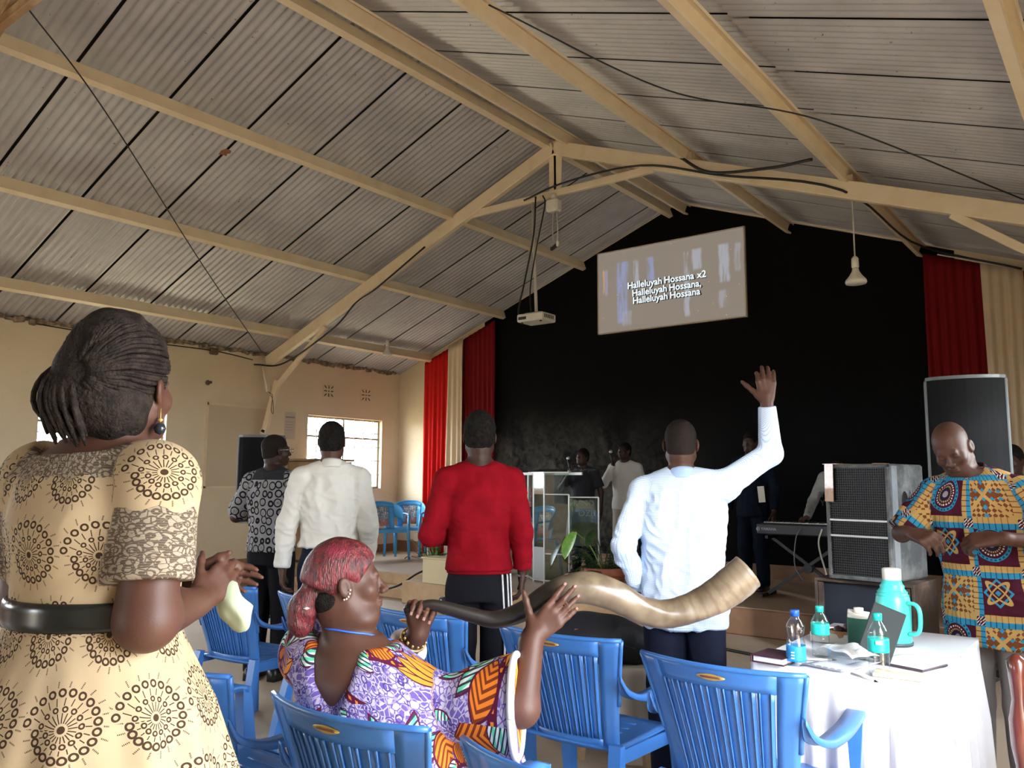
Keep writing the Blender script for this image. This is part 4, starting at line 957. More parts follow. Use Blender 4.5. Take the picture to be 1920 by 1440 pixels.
tc = mb.build('tablecloth', mat('white_table_linen', (.72, .73, .78), .8, bump=nbump(220, .05, 2), Specular_IOR_Level=.1)); tc.location = (TC[0], TC[1], 0); tc.rotation_euler = (0, 0, TA); tag(tc, 'white cloth hanging in folds over the table beside the printed shirt man', 'tablecloth')
ZT = TZ + .006
M_PET = glass_mat('clear_bottle_plastic', (.95, .97, .98), .88, .05)
def bottle(loc, h, r, cap_m, lab_m, z0, z1, label, waist=False, name='water_bottle'):
    t = empty(name, (loc[0], loc[1], ZT), label=label, cat='bottle', group='water bottles on the table')
    def w(z): return 1 - (.16 * math.exp(-((z - .52 * h) / (.11 * h)) ** 2) if waist else 0)
    pr = [(r * .8, 0), (r, .02 * h)] + [(r * w(h * z) * (1 + .025 * math.sin(z * 75)), h * z) for z in np.linspace(.04, .68, 22)] + [(r * .93, .72 * h), (r * .72, .80 * h), (r * .45, .86 * h), (r * .40, .93 * h)]
    MB().lathe(pr, seg=22).build('bottle_body', M_PET, t); MB().lathe([(r * .47, .885 * h), (r * .48, .99 * h), (r * .44, h), (.001, h)], seg=18).build('cap', cap_m, t)
    lp = [(r * w(h * z) * 1.04, h * z) for z in np.linspace(z0, z1, 8)]; lb = MB().lathe(lp, seg=26).build('paper_label', lab_m, t); return t, lb
M_CAPB = mat('blue_cap', (.02, .12, .55), .35); M_CAPG = mat('green_cap', (.01, .42, .33), .35); M_LBB = mat('blue_label', (.02, .30, .72), .45); M_LBG = mat('green_label', (.01, .50, .42), .45); M_PRT = mat('white_print', (.75, .8, .8), .5)
t, lb = bottle((-1.04, 3.03), .192, .033, M_CAPB, M_LBB, .08, .36, 'clear water bottle with blue cap and blue label', True)
for i in range(3): MB().box((-.0, -.0352, .028 + .01 * i), (.012, .001, .004), rotm(0, 0, 0)).build('label_print', M_PRT, t)
bottle((-1.015, 3.23), .185, .032, M_CAPG, M_LBG, .44, .66, 'clear water bottle with green label beside the blue capped bottle')
t, lb = bottle((-.765, 3.05), .205, .033, M_CAPG, M_LBG, .38, .60, 'clear water bottle with green label at the front table edge'); MB().box((.012, -.0352, .112), (.022, .001, .012), rotm(.3, 0, 0)).build('label_print', M_PRT, t)
fk = empty('vacuum_flask', (-.855, 3.66, ZT), -.4, label='turquoise vacuum flask with white cap and side handle', cat='flask'); M_TEAL = mat('turquoise_plastic', (.06, .56, .50), .3)
MB().lathe([(.062, 0), (.066, .012), (.068, .15), (.064, .185), (.052, .215), (.046, .22), (.047, .232), (.040, .24), (.036, .255), (.001, .256)], seg=26).build('flask_body', M_TEAL, fk); MB().lathe([(.034, .253), (.036, .258), (.036, .298), (.030, .302), (.001, .302)], seg=20).build('cap', M_WHT, fk); MB().lathe([(.068, -.0), (.07, .004), (.07, .012), (.067, .013)], seg=26).build('base_ring', mat('dark_base', (.03, .05, .06), .5), fk)
for zz, q in ((.195, .061), (.208, .056)): MB().tube([(q * math.cos(a), q * math.sin(a), zz) for a in np.linspace(0, 6.2832, 26)], .0025, 6).build('ring', M_TEAL, fk)
MB().tube(spline([(.062, 0, .17), (.10, 0, .168), (.118, 0, .14), (.116, 0, .08), (.10, 0, .055), (.066, 0, .05)], 20), .010, 8, flat=.8).build('handle', M_TEAL, fk)
ct = empty('juice_carton', (-.925, 3.42, ZT), .25, label='dark green carton with pale top standing before the flask', cat='carton'); MB().box((0, 0, .065), (.085, .085, .13), bev=.003).build('carton_body', mat('green_card', (.015, .10, .07), .5), ct); MB().box((0, 0, .138), (.083, .083, .014), rotm(0, .12, .1), bev=.003).build('top_flap', M_WHT, ct); MB().lathe([(.018, .145), (.018, .165), (.001, .166)], seg=14).build('spout_cap', M_WHT, ct)
tb2 = empty('tablet_stand', (-.80, 3.24, ZT), .35, label='dark grey tablet propped on edge behind the green labelled bottle', cat='tablet'); Rm = rotm(0, -.35, .38); MB().box((0, 0, .108), (.115, .010, .195), Rm, bev=.004).build('case', mat('grey_tablet_case', (.030, .036, .036), .7, Specular_IOR_Level=.15), tb2); MB().box((0, .007, .108), (.10, .002, .175), Rm).build('screen_glass', M_BLK, tb2); MB().bar((0.0, .02, .11), (.0, .085, .004), .05, .004).build('prop_leg', M_BLK, tb2)
cx = empty('clear_box', (-.905, 3.17, ZT), -.1, label='clear plastic box with a napkin over it', cat='box')
for (c, s_) in (((0, -.045, .03), (.10, .002, .06)), ((0, .045, .03), (.10, .002, .06)), ((-.05, 0, .03), (.002, .09, .06)), ((.05, 0, .03), (.002, .09, .06)), ((0, 0, .002), (.10, .09, .003))): MB().box(c, s_).build('wall_panel', M_PET, cx)
t = MB().grid(lambda u, v: ((u - .5) * .17, (v - .5) * .13, .072 - .02 * abs(2 * u - 1) ** 2 - .012 * abs(2 * v - 1) ** 3 + .006 * math.sin(9 * u + 4 * v)), 14, 10, True, .002).build('paper_napkin', mat('napkin_paper', (.70, .70, .70), .85)); t.location = (-.905, 3.18, ZT - .008); t.rotation_euler = (0, 0, -.5); tag(t, 'white paper napkin draped over the clear box', 'napkin')
ty = empty('snack_tray', (-1.05, 3.60, ZT), .1, label='white shallow tray at the back of the table', cat='tray')
for (c, s_) in (((0, 0, .004), (.20, .17, .006)), ((0, -.085, .02), (.20, .004, .036)), ((0, .085, .02), (.20, .004, .036)), ((-.10, 0, .02), (.004, .17, .036)), ((.10, 0, .02), (.004, .17, .036))): MB().box(c, s_).build('tray_side', M_WHT, ty)
bw = empty('brown_bowl', (-1.03, 3.56, ZT + .008), label='small brown wooden bowl in the white tray', cat='bowl'); MB().lathe([(.03, 0), (.045, .012), (.050, .042), (.046, .042), (.04, .014), (.001, .01)], seg=20).build('bowl', mat('light_brown_wood', rough=.45, fn=mottled((.34, .16, .07), (.42, .22, .11), 20)), bw)
for i, (ox, oy) in enumerate(((-.015, 0), (.02, .01))):
    t = MB().lathe([(.001, -.022), (.016, -.014), (.021, 0), (.016, .014), (.001, .021)], seg=12).build('dark_fruit', mat('dark_plum_skin', (.05, .02, .03), .35)); t.location = (-1.03 + ox, 3.56 + oy, ZT + .046 + .012 * i); tag(t, 'dark plum in the brown bowl, %s' % ('left one' if i == 0 else 'right one'), 'fruit', 'plums in the bowl')
M_PAPER = mat('white_paper', (.74, .75, .80), .85); M_INK = mat('grey_ink', (.22, .23, .26), .9)
def sheet(name, loc, rz, sx, sy, label, curl=.0, m=None, n=8, z=.001):
    t = empty(name, (loc[0], loc[1], ZT + z), rz, label=label, cat='paper'); MB().grid(lambda u, v: ((u - .5) * sx, (v - .5) * sy, .001 + curl * (max(0, 2 * u - 1)) ** 2 * sx + .002 * math.sin(5 * u)), n, n, True, .0012).build('sheet', m or M_PAPER, t); return t
t = sheet('paper_sheet', (-.91, 3.13), -.25, .17, .24, 'printed white newsletter lying at the front table edge', .06)
for i in range(5): MB().box((-.055 + .026 * i, -.105, .0045), (.016, .010, .001)).build('printed_mark', M_INK, t)
MB().box((-.01, -.116, .0045), (.15, .012, .001)).build('printed_band', mat('grey_band', (.35, .38, .42), .9), t)
t = empty('notebook', (-.72, 3.29, ZT), -.30, label='open notebook with white pages on a dark cover', cat='book'); MB().box((0, 0, .004), (.185, .17, .008), bev=.002).build('cover', mat('dark_cover', (.05, .03, .04), .5), t); MB().grid(lambda u, v: ((u - .5) * .18, (v - .5) * .165, .010 + .012 * math.sin(math.pi * u) * v), 10, 6, True, .003).build('page_block', M_PAPER, t)
t = empty('brown_envelope', (-.705, 3.06, ZT), .10, label='cream envelope at the right front table corner', cat='envelope'); MB().box((0, 0, .006), (.16, .08, .012), bev=.003).build('envelope_body', mat('cream_envelope_paper', (.70, .56, .40), .7), t); MB().prism([(-.078, .038), (.078, .038), (0, -.01)], .0122, .0135, 'z').build('flap', MATS['cream_envelope_paper'], t)
t = empty('maroon_book', (-1.085, 3.03 - .0, ZT), -.08, label='dark maroon hardback lying at the left front table corner', cat='book'); t.location = (-1.12, 3.06, ZT); MB().box((0, -.01, .013), (.115, .14, .022), bev=.003).build('page_block', M_PAPER, t)
for zz in (.002, .025): MB().box((0, -.012, zz), (.125, .148, .004), bev=.001).build('cover', mat('maroon_leather', (.055, .018, .03), .4), t)
MB().box((-.062, -.012, .0135), (.005, .148, .026), bev=.001).build('spine', MATS['maroon_leather'], t)
for (x, y, a, lb) in ((-1.0, 3.14, .5, 'white pen lying near the blue capped bottle'), (-.79, 2.95, -.6, 'white pen lying at the front table edge')):
    t = empty('pen', (x, y, ZT + .006), a, label=lb, cat='pen'); MB().tube([(-.06, 0, 0), (.05, 0, 0)], .0045, 8).build('barrel', M_WHT, t); MB().tube([(.05, 0, 0), (.066, 0, 0)], [.0045, .001], 8).build('tip', M_BLK, t)

# ================================================================ black bag on a cloth covered stool, wooden chair at the right edge
sl = empty('draped_stool', (-2.26, 3.88, 0), .3, label='stool draped with a cream cloth under the black bag', cat='stool')
for sx in (-1, 1):
    for sy in (-1, 1): MB().bar((sx * .13, sy * .13, .44), (sx * .17, sy * .17, 0), .03, .03).build('leg', M_WOOD, sl)
MB().box((0, 0, .445), (.34, .34, .03), bev=.008).build('seat', M_WOOD, sl)
mb = MB(); vs = []; n = 72
for (z, g, e) in ((.466, .0, .96), (.464, 0, 1.0), (.43, .3, 1.02), (.3, .7, 1.05), (.12, 1, 1.09)):
    for i in range(n):
        a = 2 * math.pi * i / n; q = max(abs(math.cos(a)), abs(math.sin(a))); rr_ = .19 / q ** .8 * e + g * .014 * math.sin(9 * a + 1) + g * .01 * math.sin(15 * a); vs.append((rr_ * math.cos(a), rr_ * math.sin(a), z))
mb.add(vs, [(k * n + i, k * n + (i + 1) % n, (k + 1) * n + (i + 1) % n, (k + 1) * n + i) for k in range(4) for i in range(n)] + [tuple(range(n))], True); mb.build('cloth_drape', mat('cream_drape_cloth', (.55, .50, .40), .8), sl)
M_BAG = mat('black_nylon', (.012, .013, .019), .6, bump=nbump(60, .3, 3)); bg = empty('black_bag', (-2.32, 3.82, .468), .35, label='black nylon bag lying on the draped stool behind the middle chair', cat='bag')
body('bag_body', [ell((-.05, 0, .11), (.25, .15, .135), k=.05), ell((.10, .02, .085), (.20, .13, .095), k=.05), cap((-.24, 0, .05), (-.26, 0, .12), .07, .05, .06), half((0, 0, -1), 0, .01)], M_BAG, bg, .010, lambda P: folds(P, 3, 16, .008, (1, 1, 1)))
MB().tube(spline([(.20, -.10, .06), (.30, -.10, .07), (.32, -.06, .03), (.30, .0, .05), (.22, .04, .09)], 16), .014, 8, flat=.6).build('strap', M_BAG, bg); MB().tube(spline([(-.22, -.10, .14), (.0, -.13, .13), (.18, -.11, .09)], 16), .004, 6).build('zip', M_BLK, bg); MB().box((-.10, -.12, .17), (.06, .004, .012), rotm(.2, .5, 0)).build('logo_tag', mat('red_grey_tag', (.3, .12, .12), .6), bg)
wc = empty('wooden_chair', (-.11, 3.03, 0), .5, label='dark brown wooden chair at the right picture edge', cat='chair'); M_MAHO = mat('red_mahogany', rough=.25, fn=mottled((.06, .012, .008), (.11, .025, .014), 5), Coat_Weight=.4)
for sx in (-1, 1):
    for sy in (-1, 1):
        hh = .86 if sy > 0 else .44; MB().lathe([(.020, 0), (.022, .1), (.030, .14), (.018, .17), (.026, .26), (.026, .40)] + ([(.024, .44), (.020, .52), (.030, .58), (.032, .66), (.020, .72), (.026, .80), (.030, .84), (.012, .86), (.001, .862)] if sy > 0 else [(.028, .43), (.001, .435)]), (sx * .19, sy * .19, 0), 14).build('leg', M_MAHO, wc)
MB().box((0, 0, .45), (.44, .44, .035), bev=.01).build('seat', M_MAHO, wc); MB().bar((-.17, .19, .76), (.17, .19, .76), .025, .09, bev=.008).build('top_rail', M_MAHO, wc); MB().bar((-.17, .19, .60), (.17, .19, .60), .02, .04, bev=.006).build('mid_rail', M_MAHO, wc)
for xx in (-.09, 0, .09): MB().tube([(xx, .19, .61), (xx, .19, .73)], .009, 8).build('spindle', M_MAHO, wc)
for sx in (-1, 1): MB().tube([(sx * .19, -.18, .2), (sx * .19, .18, .2)], .012, 8).build('stretcher', M_MAHO, wc)

# ================================================================ people
def f_skin(c1, c2):
    def f():
        vec, x, y, z = coord('Object'); return cmix(ramp01(noise(vec, 9, 4), .35, .7), c1, c2)
    return f
def m_skin(name, c): return mat(name, c, .5, Specular_IOR_Level=.3, fn=f_skin(c, tuple(t * 1.22 for t in c)), bump=nbump(240, .05, 2), Subsurface_Weight=.05, Subsurface_Scale=.01)
SK1 = m_skin('dark_brown_skin', (.070, .030, .019)); SK2 = m_skin('deep_brown_skin', (.042, .019, .013)); SK3 = m_skin('warm_brown_skin', (.070, .029, .018))
M_HAIR = mat('black_hair', Specular_IOR_Level=.08, rough=.75, fn=mottled((.008, .007, .006), (.018, .015, .013), 60), bump=nbump(220, .8, 3))
M_NAIL = mat('fingernail', (.26, .14, .12), .35)
def head_parts(lids=True):
    P = [ell((0, -.014, .032), (.073, .094, .084), k=.03), ell((0, .022, -.035), (.060, .068, .083), k=.035), ell((0, .056, -.094), (.029, .026, .022), k=.03), ell((0, -.02, -.06), (.056, .07, .06), k=.03)]
    for s in (-1, 1): P += [ell((s * .040, .058, -.028), .024, k=.02), cap((s * .052, .0, -.06), (s * .03, .055, -.092), .020, .018, .02)]
    P += [cap((-.032, .082, .014), (.032, .082, .014), .010, .010, .014), cap((0, .086, .004), (0, .108, -.032), .007, .012, .012)]
    for s in (-1, 1):
        P += [ell((s * .013, .100, -.036), .010, k=.006), ell((s * .031, .095, -.004), (.016, .012, .009), k=.012, op='-')]
        if lids: P += [ell((s * .031, .077, -.004), (.014, .013, .011), k=.004)]
    P += [ell((0, .089, -.062), (.024, .011, .0065), k=.006), ell((0, .087, -.074), (.021, .011, .0075), k=.006)]
    for s in (-1, 1):
        R = rotm(s * .35, .15, 0)
        P += [ell((s * .078, -.006, -.010), (.008, .020, .031), R, k=.005), ell((s * .086, -.002, -.008), (.006, .010, .018), R, k=.004, op='-')]
    return P
def hair_short(thick=.007, line=.0):
    """close cropped cap of hair: covers crown, back and sides down to the nape"""
    t = thick
    return [ell((0, -.014, .032), (.073 + t, .094 + t, .084 + t), k=.02), ell((0, -.03, -.03), (.062 + t, .070 + t, .055 + t), k=.03),
            ell((0, .13, -.055 + line), (.14, .105, .118), k=.008, op='-'), half((0, .25, -1), .062, .006), ell((.085, .0, -.02), (.02, .022, .035), k=.006, op='-'), ell((-.085, .0, -.02), (.02, .022, .035), k=.006, op='-')]
def hand_parts(w, d, back, thumb, curl=(.25, .35, .25), spread=.12, s=1.0, tcurl=.25, topen=.75, curls=None):
    """w wrist, d along the hand, back = dorsal normal, thumb = side of the thumb"""
    w = np.array(w, float); d = unit(d); n = unit(np.array(back, float) - d * (np.array(back) @ d)); t = np.cross(d, n); t = t if t @ np.array(thumb) > 0 else -t
    P = [cap(w - d * .02 * s, w + d * .03 * s, .024 * s, .022 * s, .015)]; tips = []
    kn = [(.088, .030), (.093, .010), (.089, -.010), (.080, -.028)]; ln = [.95, 1.06, .99, .80]
    for i, (a, b) in enumerate(kn):
        k = w + d * a * s + t * b * s; P.append(cap(w + d * .018 * s + t * b * .55 * s, k, .0155 * s, .0115 * s, .010))
        cc = curls[i] if curls else curl; p = k; ang = 0.0; sp = spread * (1.5 - i) / 1.5 * .5
        dd0 = unit(d * math.cos(sp) + t * math.sin(sp))
        for j, (L, c, r0, r1) in enumerate(zip((.043, .027, .021), cc, (.0098, .0088, .0080), (.0088, .0080, .0066))):
            ang += c; dd = dd0 * math.cos(ang) - n * math.sin(ang); q = p + dd * L * ln[i] * s; P.append(cap(p, q, r0 * s, r1 * s, .0045 if j else .007)); p = q
        tips.append((p, dd, n * math.cos(ang) + dd0 * math.sin(ang)))
    p = w + d * .020 * s + t * .020 * s; dd = unit(d * (1 - topen * .45) + t * topen - n * .15); P.append(cap(w + d * .012 * s, p + dd * .02 * s, .017 * s, .015 * s, .012))
    for j, (L, r0, r1) in enumerate(((.046, .0135, .0105), (.031, .0105, .0095), (.025, .0095, .0075))):
        q = p + dd * L * s; P.append(cap(p, q, r0 * s, r1 * s, .007)); p = q; dd = unit(dd - n * tcurl * .5 + (d - t) * tcurl * .4)
    tips.append((p, dd, n)); return P, tips
TORSO_M = [(.78, .172, .120), (.90, .172, .122), (1.02, .156, .112), (1.14, .160, .115), (1.26, .176, .120), (1.34, .172, .112), (1.41, .135, .092), (1.465, .085, .070), (1.50, .060, .060)]
def to_local(P, loc, hd):
    h = math.radians(hd); d = np.array(P, float) - np.array((loc[0], loc[1], 0)); return np.array((d[0] * math.cos(h) + d[1] * math.sin(h), -d[0] * math.sin(h) + d[1] * math.cos(h), d[2]))
def shifter(lean, z0=.92, z1=1.45):
    lean = np.array((lean[0], lean[1]), float)
    return lambda z: lean * np.clip((z - z0) / (z1 - z0), 0, 1.4)
def torso_uv(cols, arms, front=False, R=.17):
    """u,v in metres on cloth; third value 0 torso, 1 right sleeve, 2 left sleeve"""
    def f(P):
        dt = np.min([pdist(c, P) for c in cols], 0); c0 = cols[0]['p']; cx = np.interp(P[:, 2], c0[:, 0], c0[:, 1]); cy = np.interp(P[:, 2], c0[:, 0], c0[:, 2])
        sg = 1 if front else -1; u = np.arctan2(P[:, 0] - cx, sg * (P[:, 1] - cy)) * R; v = P[:, 2].copy(); w = np.zeros(len(P))
        for i, segs in enumerate(arms):
            da = np.min([pdist(s, P) for s in segs], 0); m = (da < dt - .004)
            a = segs[0]['a']; ax = unit(segs[-1]['b'] - a); e1 = unit(np.cross(ax, (0.13, 1., 0.2))); e2 = np.cross(ax, e1); q = P - a; uu = np.arctan2(q @ e1, q @ e2) * .065; vv = 1.40 - q @ ax
            u = np.where(m, uu, u); v = np.where(m, vv, v); w = np.where(m, i + 1, w)
        return np.stack([u, v, w], 1)
    return f
def shoe(parent, x, y, ang, m, z=0.0):
    t = MB(); c, s = math.cos(ang), math.sin(ang)
    prof = [(-.11, .030, .07), (-.08, .038, .085), (-.02, .037, .085), (.05, .043, .06), (.11, .045, .045), (.15, .035, .035), (.165, .012, .02)]; vs = []
    for (yy, w, h) in prof:
        for k in range(10):
            a = math.pi * k / 9; vs.append((w * math.cos(a), yy, .012 + h * math.sin(a) ** .7 if 0 < k < 9 else 0.0))
    t.add([(x + p[0] * c - p[1] * s, y + p[0] * s + p[1] * c, p[2] + z) for p in vs], [(i * 10 + k, i * 10 + k + 1, (i + 1) * 10 + k + 1, (i + 1) * 10 + k) for i in range(6) for k in range(9)] + [tuple(range(10))[::-1], tuple(60 + k for k in range(10))] + [(i * 10, (i + 1) * 10, (i + 1) * 10 + 9, i * 10 + 9) for i in range(6)], True)
    return t.build('shoe', m, parent)
M_SHOE = mat('black_leather_shoe', (.012, .011, .011), .35)
def person(label, loc, hd, h, skin, shirt, pants, head=(0, 0, 0), lean=(0, 0), headoff=(0, 0, 0), arms=None, hair='short', z0=0.0, vox=.006, sleeve='long', hem=.80, bulk=1.0, uvfront=False, wr=.009, collar=None, stance=((-.10, 0), (.10, .02)), shoes=M_SHOE, hand_s=1.0, seed=1, tuck=False, cuff=.0, lids=True, legbulk=1.0):
    s = h / 1.75; T = empty('person', (loc[0], loc[1], z0), math.radians(hd), label=label, cat='person'); sh = shifter(lean)
    def z_(v): return v * s
    def S(x, y, z): o = sh(z); return np.array((x * s + o[0], y * s + o[1], z * s))
    neck = S(0, -.015, 1.47); hc = S(0, .02, 1.625) + np.array(headoff); HR = rotm(*[math.radians(a) for a in head])
    hp = xf(head_parts(lids), HR, hc, s); B = [cap(neck - np.array((0, 0, .06)), hc + HR @ np.array((0, -.022, -.05)) * s, .058 * s, .052 * s, .03)] + hp
    B += [colm([(z * s, sh(z)[0], sh(z)[1], rx * .90 * s * bulk, ry * .90 * s * bulk) for z, rx, ry in TORSO_M[3:]], .03)]
    cols = [colm([(z * s if i else hem * s, sh(z)[0], sh(z)[1], (rx + .012) * s * bulk, (ry + .014) * s * bulk) for i, (z, rx, ry) in enumerate([q for q in TORSO_M if q[0] >= hem - .13 and q[0] < 1.49])], .03)]
    G = list(cols); segs = []
    for sd in 'RL':
        sg = 1 if sd == 'R' else -1; a = dict((arms or {}).get(sd, {})); shp = S(sg * .172 * (.5 + .5 * bulk), -.005, 1.398) + np.array(a.get('sho', (0, 0, 0)))
        el = np.array(a['el']) if 'el' in a else S(sg * .26, -.02, 1.13); wrp = np.array(a['wr']) if 'wr' in a else S(sg * .27, .04, .88)
        base = S(sg * .05, -.01, 1.45)
        B += [cap(base, shp, .052 * s, .050 * s, .03), cap(shp, el, .048 * s, .040 * s, .02), cap(el, wrp, .040 * s, .027 * s, .02)]
        if a.get('hand', True):
            d = unit(a['dir'] if 'dir' in a else wrp - el); hp2, tips = hand_parts(wrp + d * .015 * s, d, a.get('back', (sg, 0, 0)), a.get('thumb', (0, 1, 0)), a.get('curl', (.25, .35, .25)), a.get('spread', .12), hand_s * s, a.get('tcurl', .25), a.get('topen', .6), a.get('curls')); B += hp2
        G.append(cap(base, shp, .060 * s * bulk, .062 * s, .04))
        if sleeve == 'long':
            e = [cap(shp, el, .064 * s, .056 * s, .03), cap(el, el + (wrp - el) * (1 - cuff), .056 * s, .041 * s, .02, flat=2)]
        else:
            e = [cap(shp, shp + (el - shp) * (.95 if sleeve == 'short' else .75), .068 * s, .072 * s, .03, flat=2)]
        G += e; segs.append(e)
    body('body', B, skin, T, vox)
    def cr(P):
        d = folds(P, seed, 46 / s, wr, (1, .8, .5)) * .45 + folds(P, seed + 9, 85 / s, wr * .5, (.6, .8, 1.1)) * .5
        return d * np.clip((1.47 * s - P[:, 2]) / (.1 * s), 0, 1)
    sh_o = body('shirt', G, shirt, T, vox, cr, torso_uv(cols, segs, uvfront))
    if collar is not None:
        nd = unit(hc - neck); mb = MB(); 
        e1 = unit(np.cross(nd, (1., 0, 0))); e2 = np.cross(nd, e1); o = neck + nd * .004 * s
        def fn(u, v):
            a = 2 * math.pi * u; rr = (.062 + .016 * (1 - v) + .004 * math.sin(2 * a)) * s; return o + e1 * math.cos(a) * rr * 1.02 + e2 * math.sin(a) * rr + nd * ((v - .45) * .055 * s)
        mb.grid(fn, 30, 4, True, .005); mb.build('collar', collar, sh_o)
    # trousers and shoes
    Q = [colm([(.80 * s, sh(.8)[0], sh(.8)[1], .160 * s * bulk, .108 * s * bulk), (.93 * s, sh(.93)[0], sh(.93)[1], .160 * s * bulk, .106 * s * bulk), ((.99 if not tuck else 1.04) * s, sh(1.)[0], sh(1.)[1], .150 * s * bulk, .100 * s * bulk)], .04)]
    for sg, (fx, fy) in zip((-1, 1), stance):
        hip = np.array((sg * .085 * s * bulk, 0, .86 * s)); ft = np.array((fx * s, fy * s - .02, .05 * s)); kn = (hip + ft) / 2 + np.array((0, .02, .02))
        Q += [cap(hip, kn, .092 * s * legbulk * bulk, .078 * s * legbulk, .03), cap(kn, ft, .078 * s * legbulk, .062 * s * legbulk, .02, flat=2)]
        if shoes is not None: shoe(T, fx * s, fy * s, -.12 * sg, shoes)
    body('trousers', Q, pants, T, vox * 1.25, lambda P: folds(P, seed + 4, 22 / s, .007, (1, 1, .4)))
    if hair == 'short': body('hair', xf(hair_short(), HR, hc, s), M_HAIR, T, vox * .8, lambda P: .0015 * wob(P, 300, 2))
    elif hair == 'full': body('hair', xf([ell((0, -.016, .040), (.083, .102, .098), k=.02), ell((0, -.035, -.02), (.072, .076, .06), k=.03), ell((0, .135, -.05), (.14, .105, .12), k=.01, op='-'), half((0, .25, -1), .058, .006)], HR, hc, s), M_HAIR, T, vox * .8, lambda P: .003 * wob(P, 220, 2))
    elif hair == 'faded': body('hair', xf(hair_short(.003), HR, hc, s), mat('cropped_hair', (.022, .016, .013), .7, Specular_IOR_Level=.1, bump=nbump(300, .5, 2)), T, vox * .8)
    return T, dict(hc=hc, HR=HR, s=s, neck=neck, S=S)

# ---- cloth patterns
def puv():
    v, x, y, z = coord(attr='puv'); return v, x, y, z
def f_check():
    v, x, y, z = puv(); g = xmax(band(rep(x, .0072), 0, .0011), band(rep(y, .0072), 0, .0011)); return cmix(g * .75, (.66, .74, .84), (.24, .38, .62))
M_CHECK = mat('pale_blue_check_cotton', rough=.8, Specular_IOR_Level=.1, fn=f_check)
M_WSHIRT = mat('white_cotton_shirt', (.66, .64, .58), .8, bump=nbump(300, .05, 2)); M_WSHIRT2 = mat('cream_white_shirt', (.60, .57, .53), .8)
M_SWEAT = mat('crimson_sweater_knit', rough=.85, fn=mottled((.24, .004, .011), (.19, .003, .008), 10), bump=nbump(260, .15, 2), Specular_IOR_Level=.08)
M_NAVY = mat('navy_trouser_cloth', (.010, .013, .027), .8, Specular_IOR_Level=.1, bump=nbump(260, .08, 2)); M_BLKT = mat('black_trouser_cloth', (.008, .008, .011), .8, Specular_IOR_Level=.1); M_KHAKI = mat('stone_trouser_cloth', (.42, .37, .31), .8); M_GREYT = mat('grey_trouser_cloth', (.20, .19, .19), .75, bump=nbump(260, .08, 2)); M_DENIM = mat('blue_denim', rough=.8, fn=mottled((.03, .07, .17), (.06, .12, .26), 12)); M_SUITN = mat('dark_navy_suit', (.005, .008, .018), .8, Specular_IOR_Level=.1)
def f_net():
    v, x, y, z = puv(); vec = comb(x, y); vo = voronoi(vec, 15.5, 'DISTANCE_TO_EDGE', .72); e = X(vo.outputs['Distance']); vc = voronoi(vec, 15.5, 'F1', .35); c = X(vc.outputs['Distance'])
    base = cmix(ramp01(noise(vec, 60, 3), .35, .65), (.24, .24, .26), (.34, .34, .36)); col = cmix(band(c, .42, .07), base, (.012, .012, .016)); col = cmix(gt(c, .54), col, (.30, .30, .32)); col = cmix(lt(c, .10) * gt(noise(vec, 180, 2), .48), col, (.10, .10, .12))
    return cmix(gt(y, 1.40) * lt(z, .5), col, (.035, .036, .042))
M_NET = mat('grey_and_black_net_print', rough=.8, Specular_IOR_Level=.1, fn=f_net)
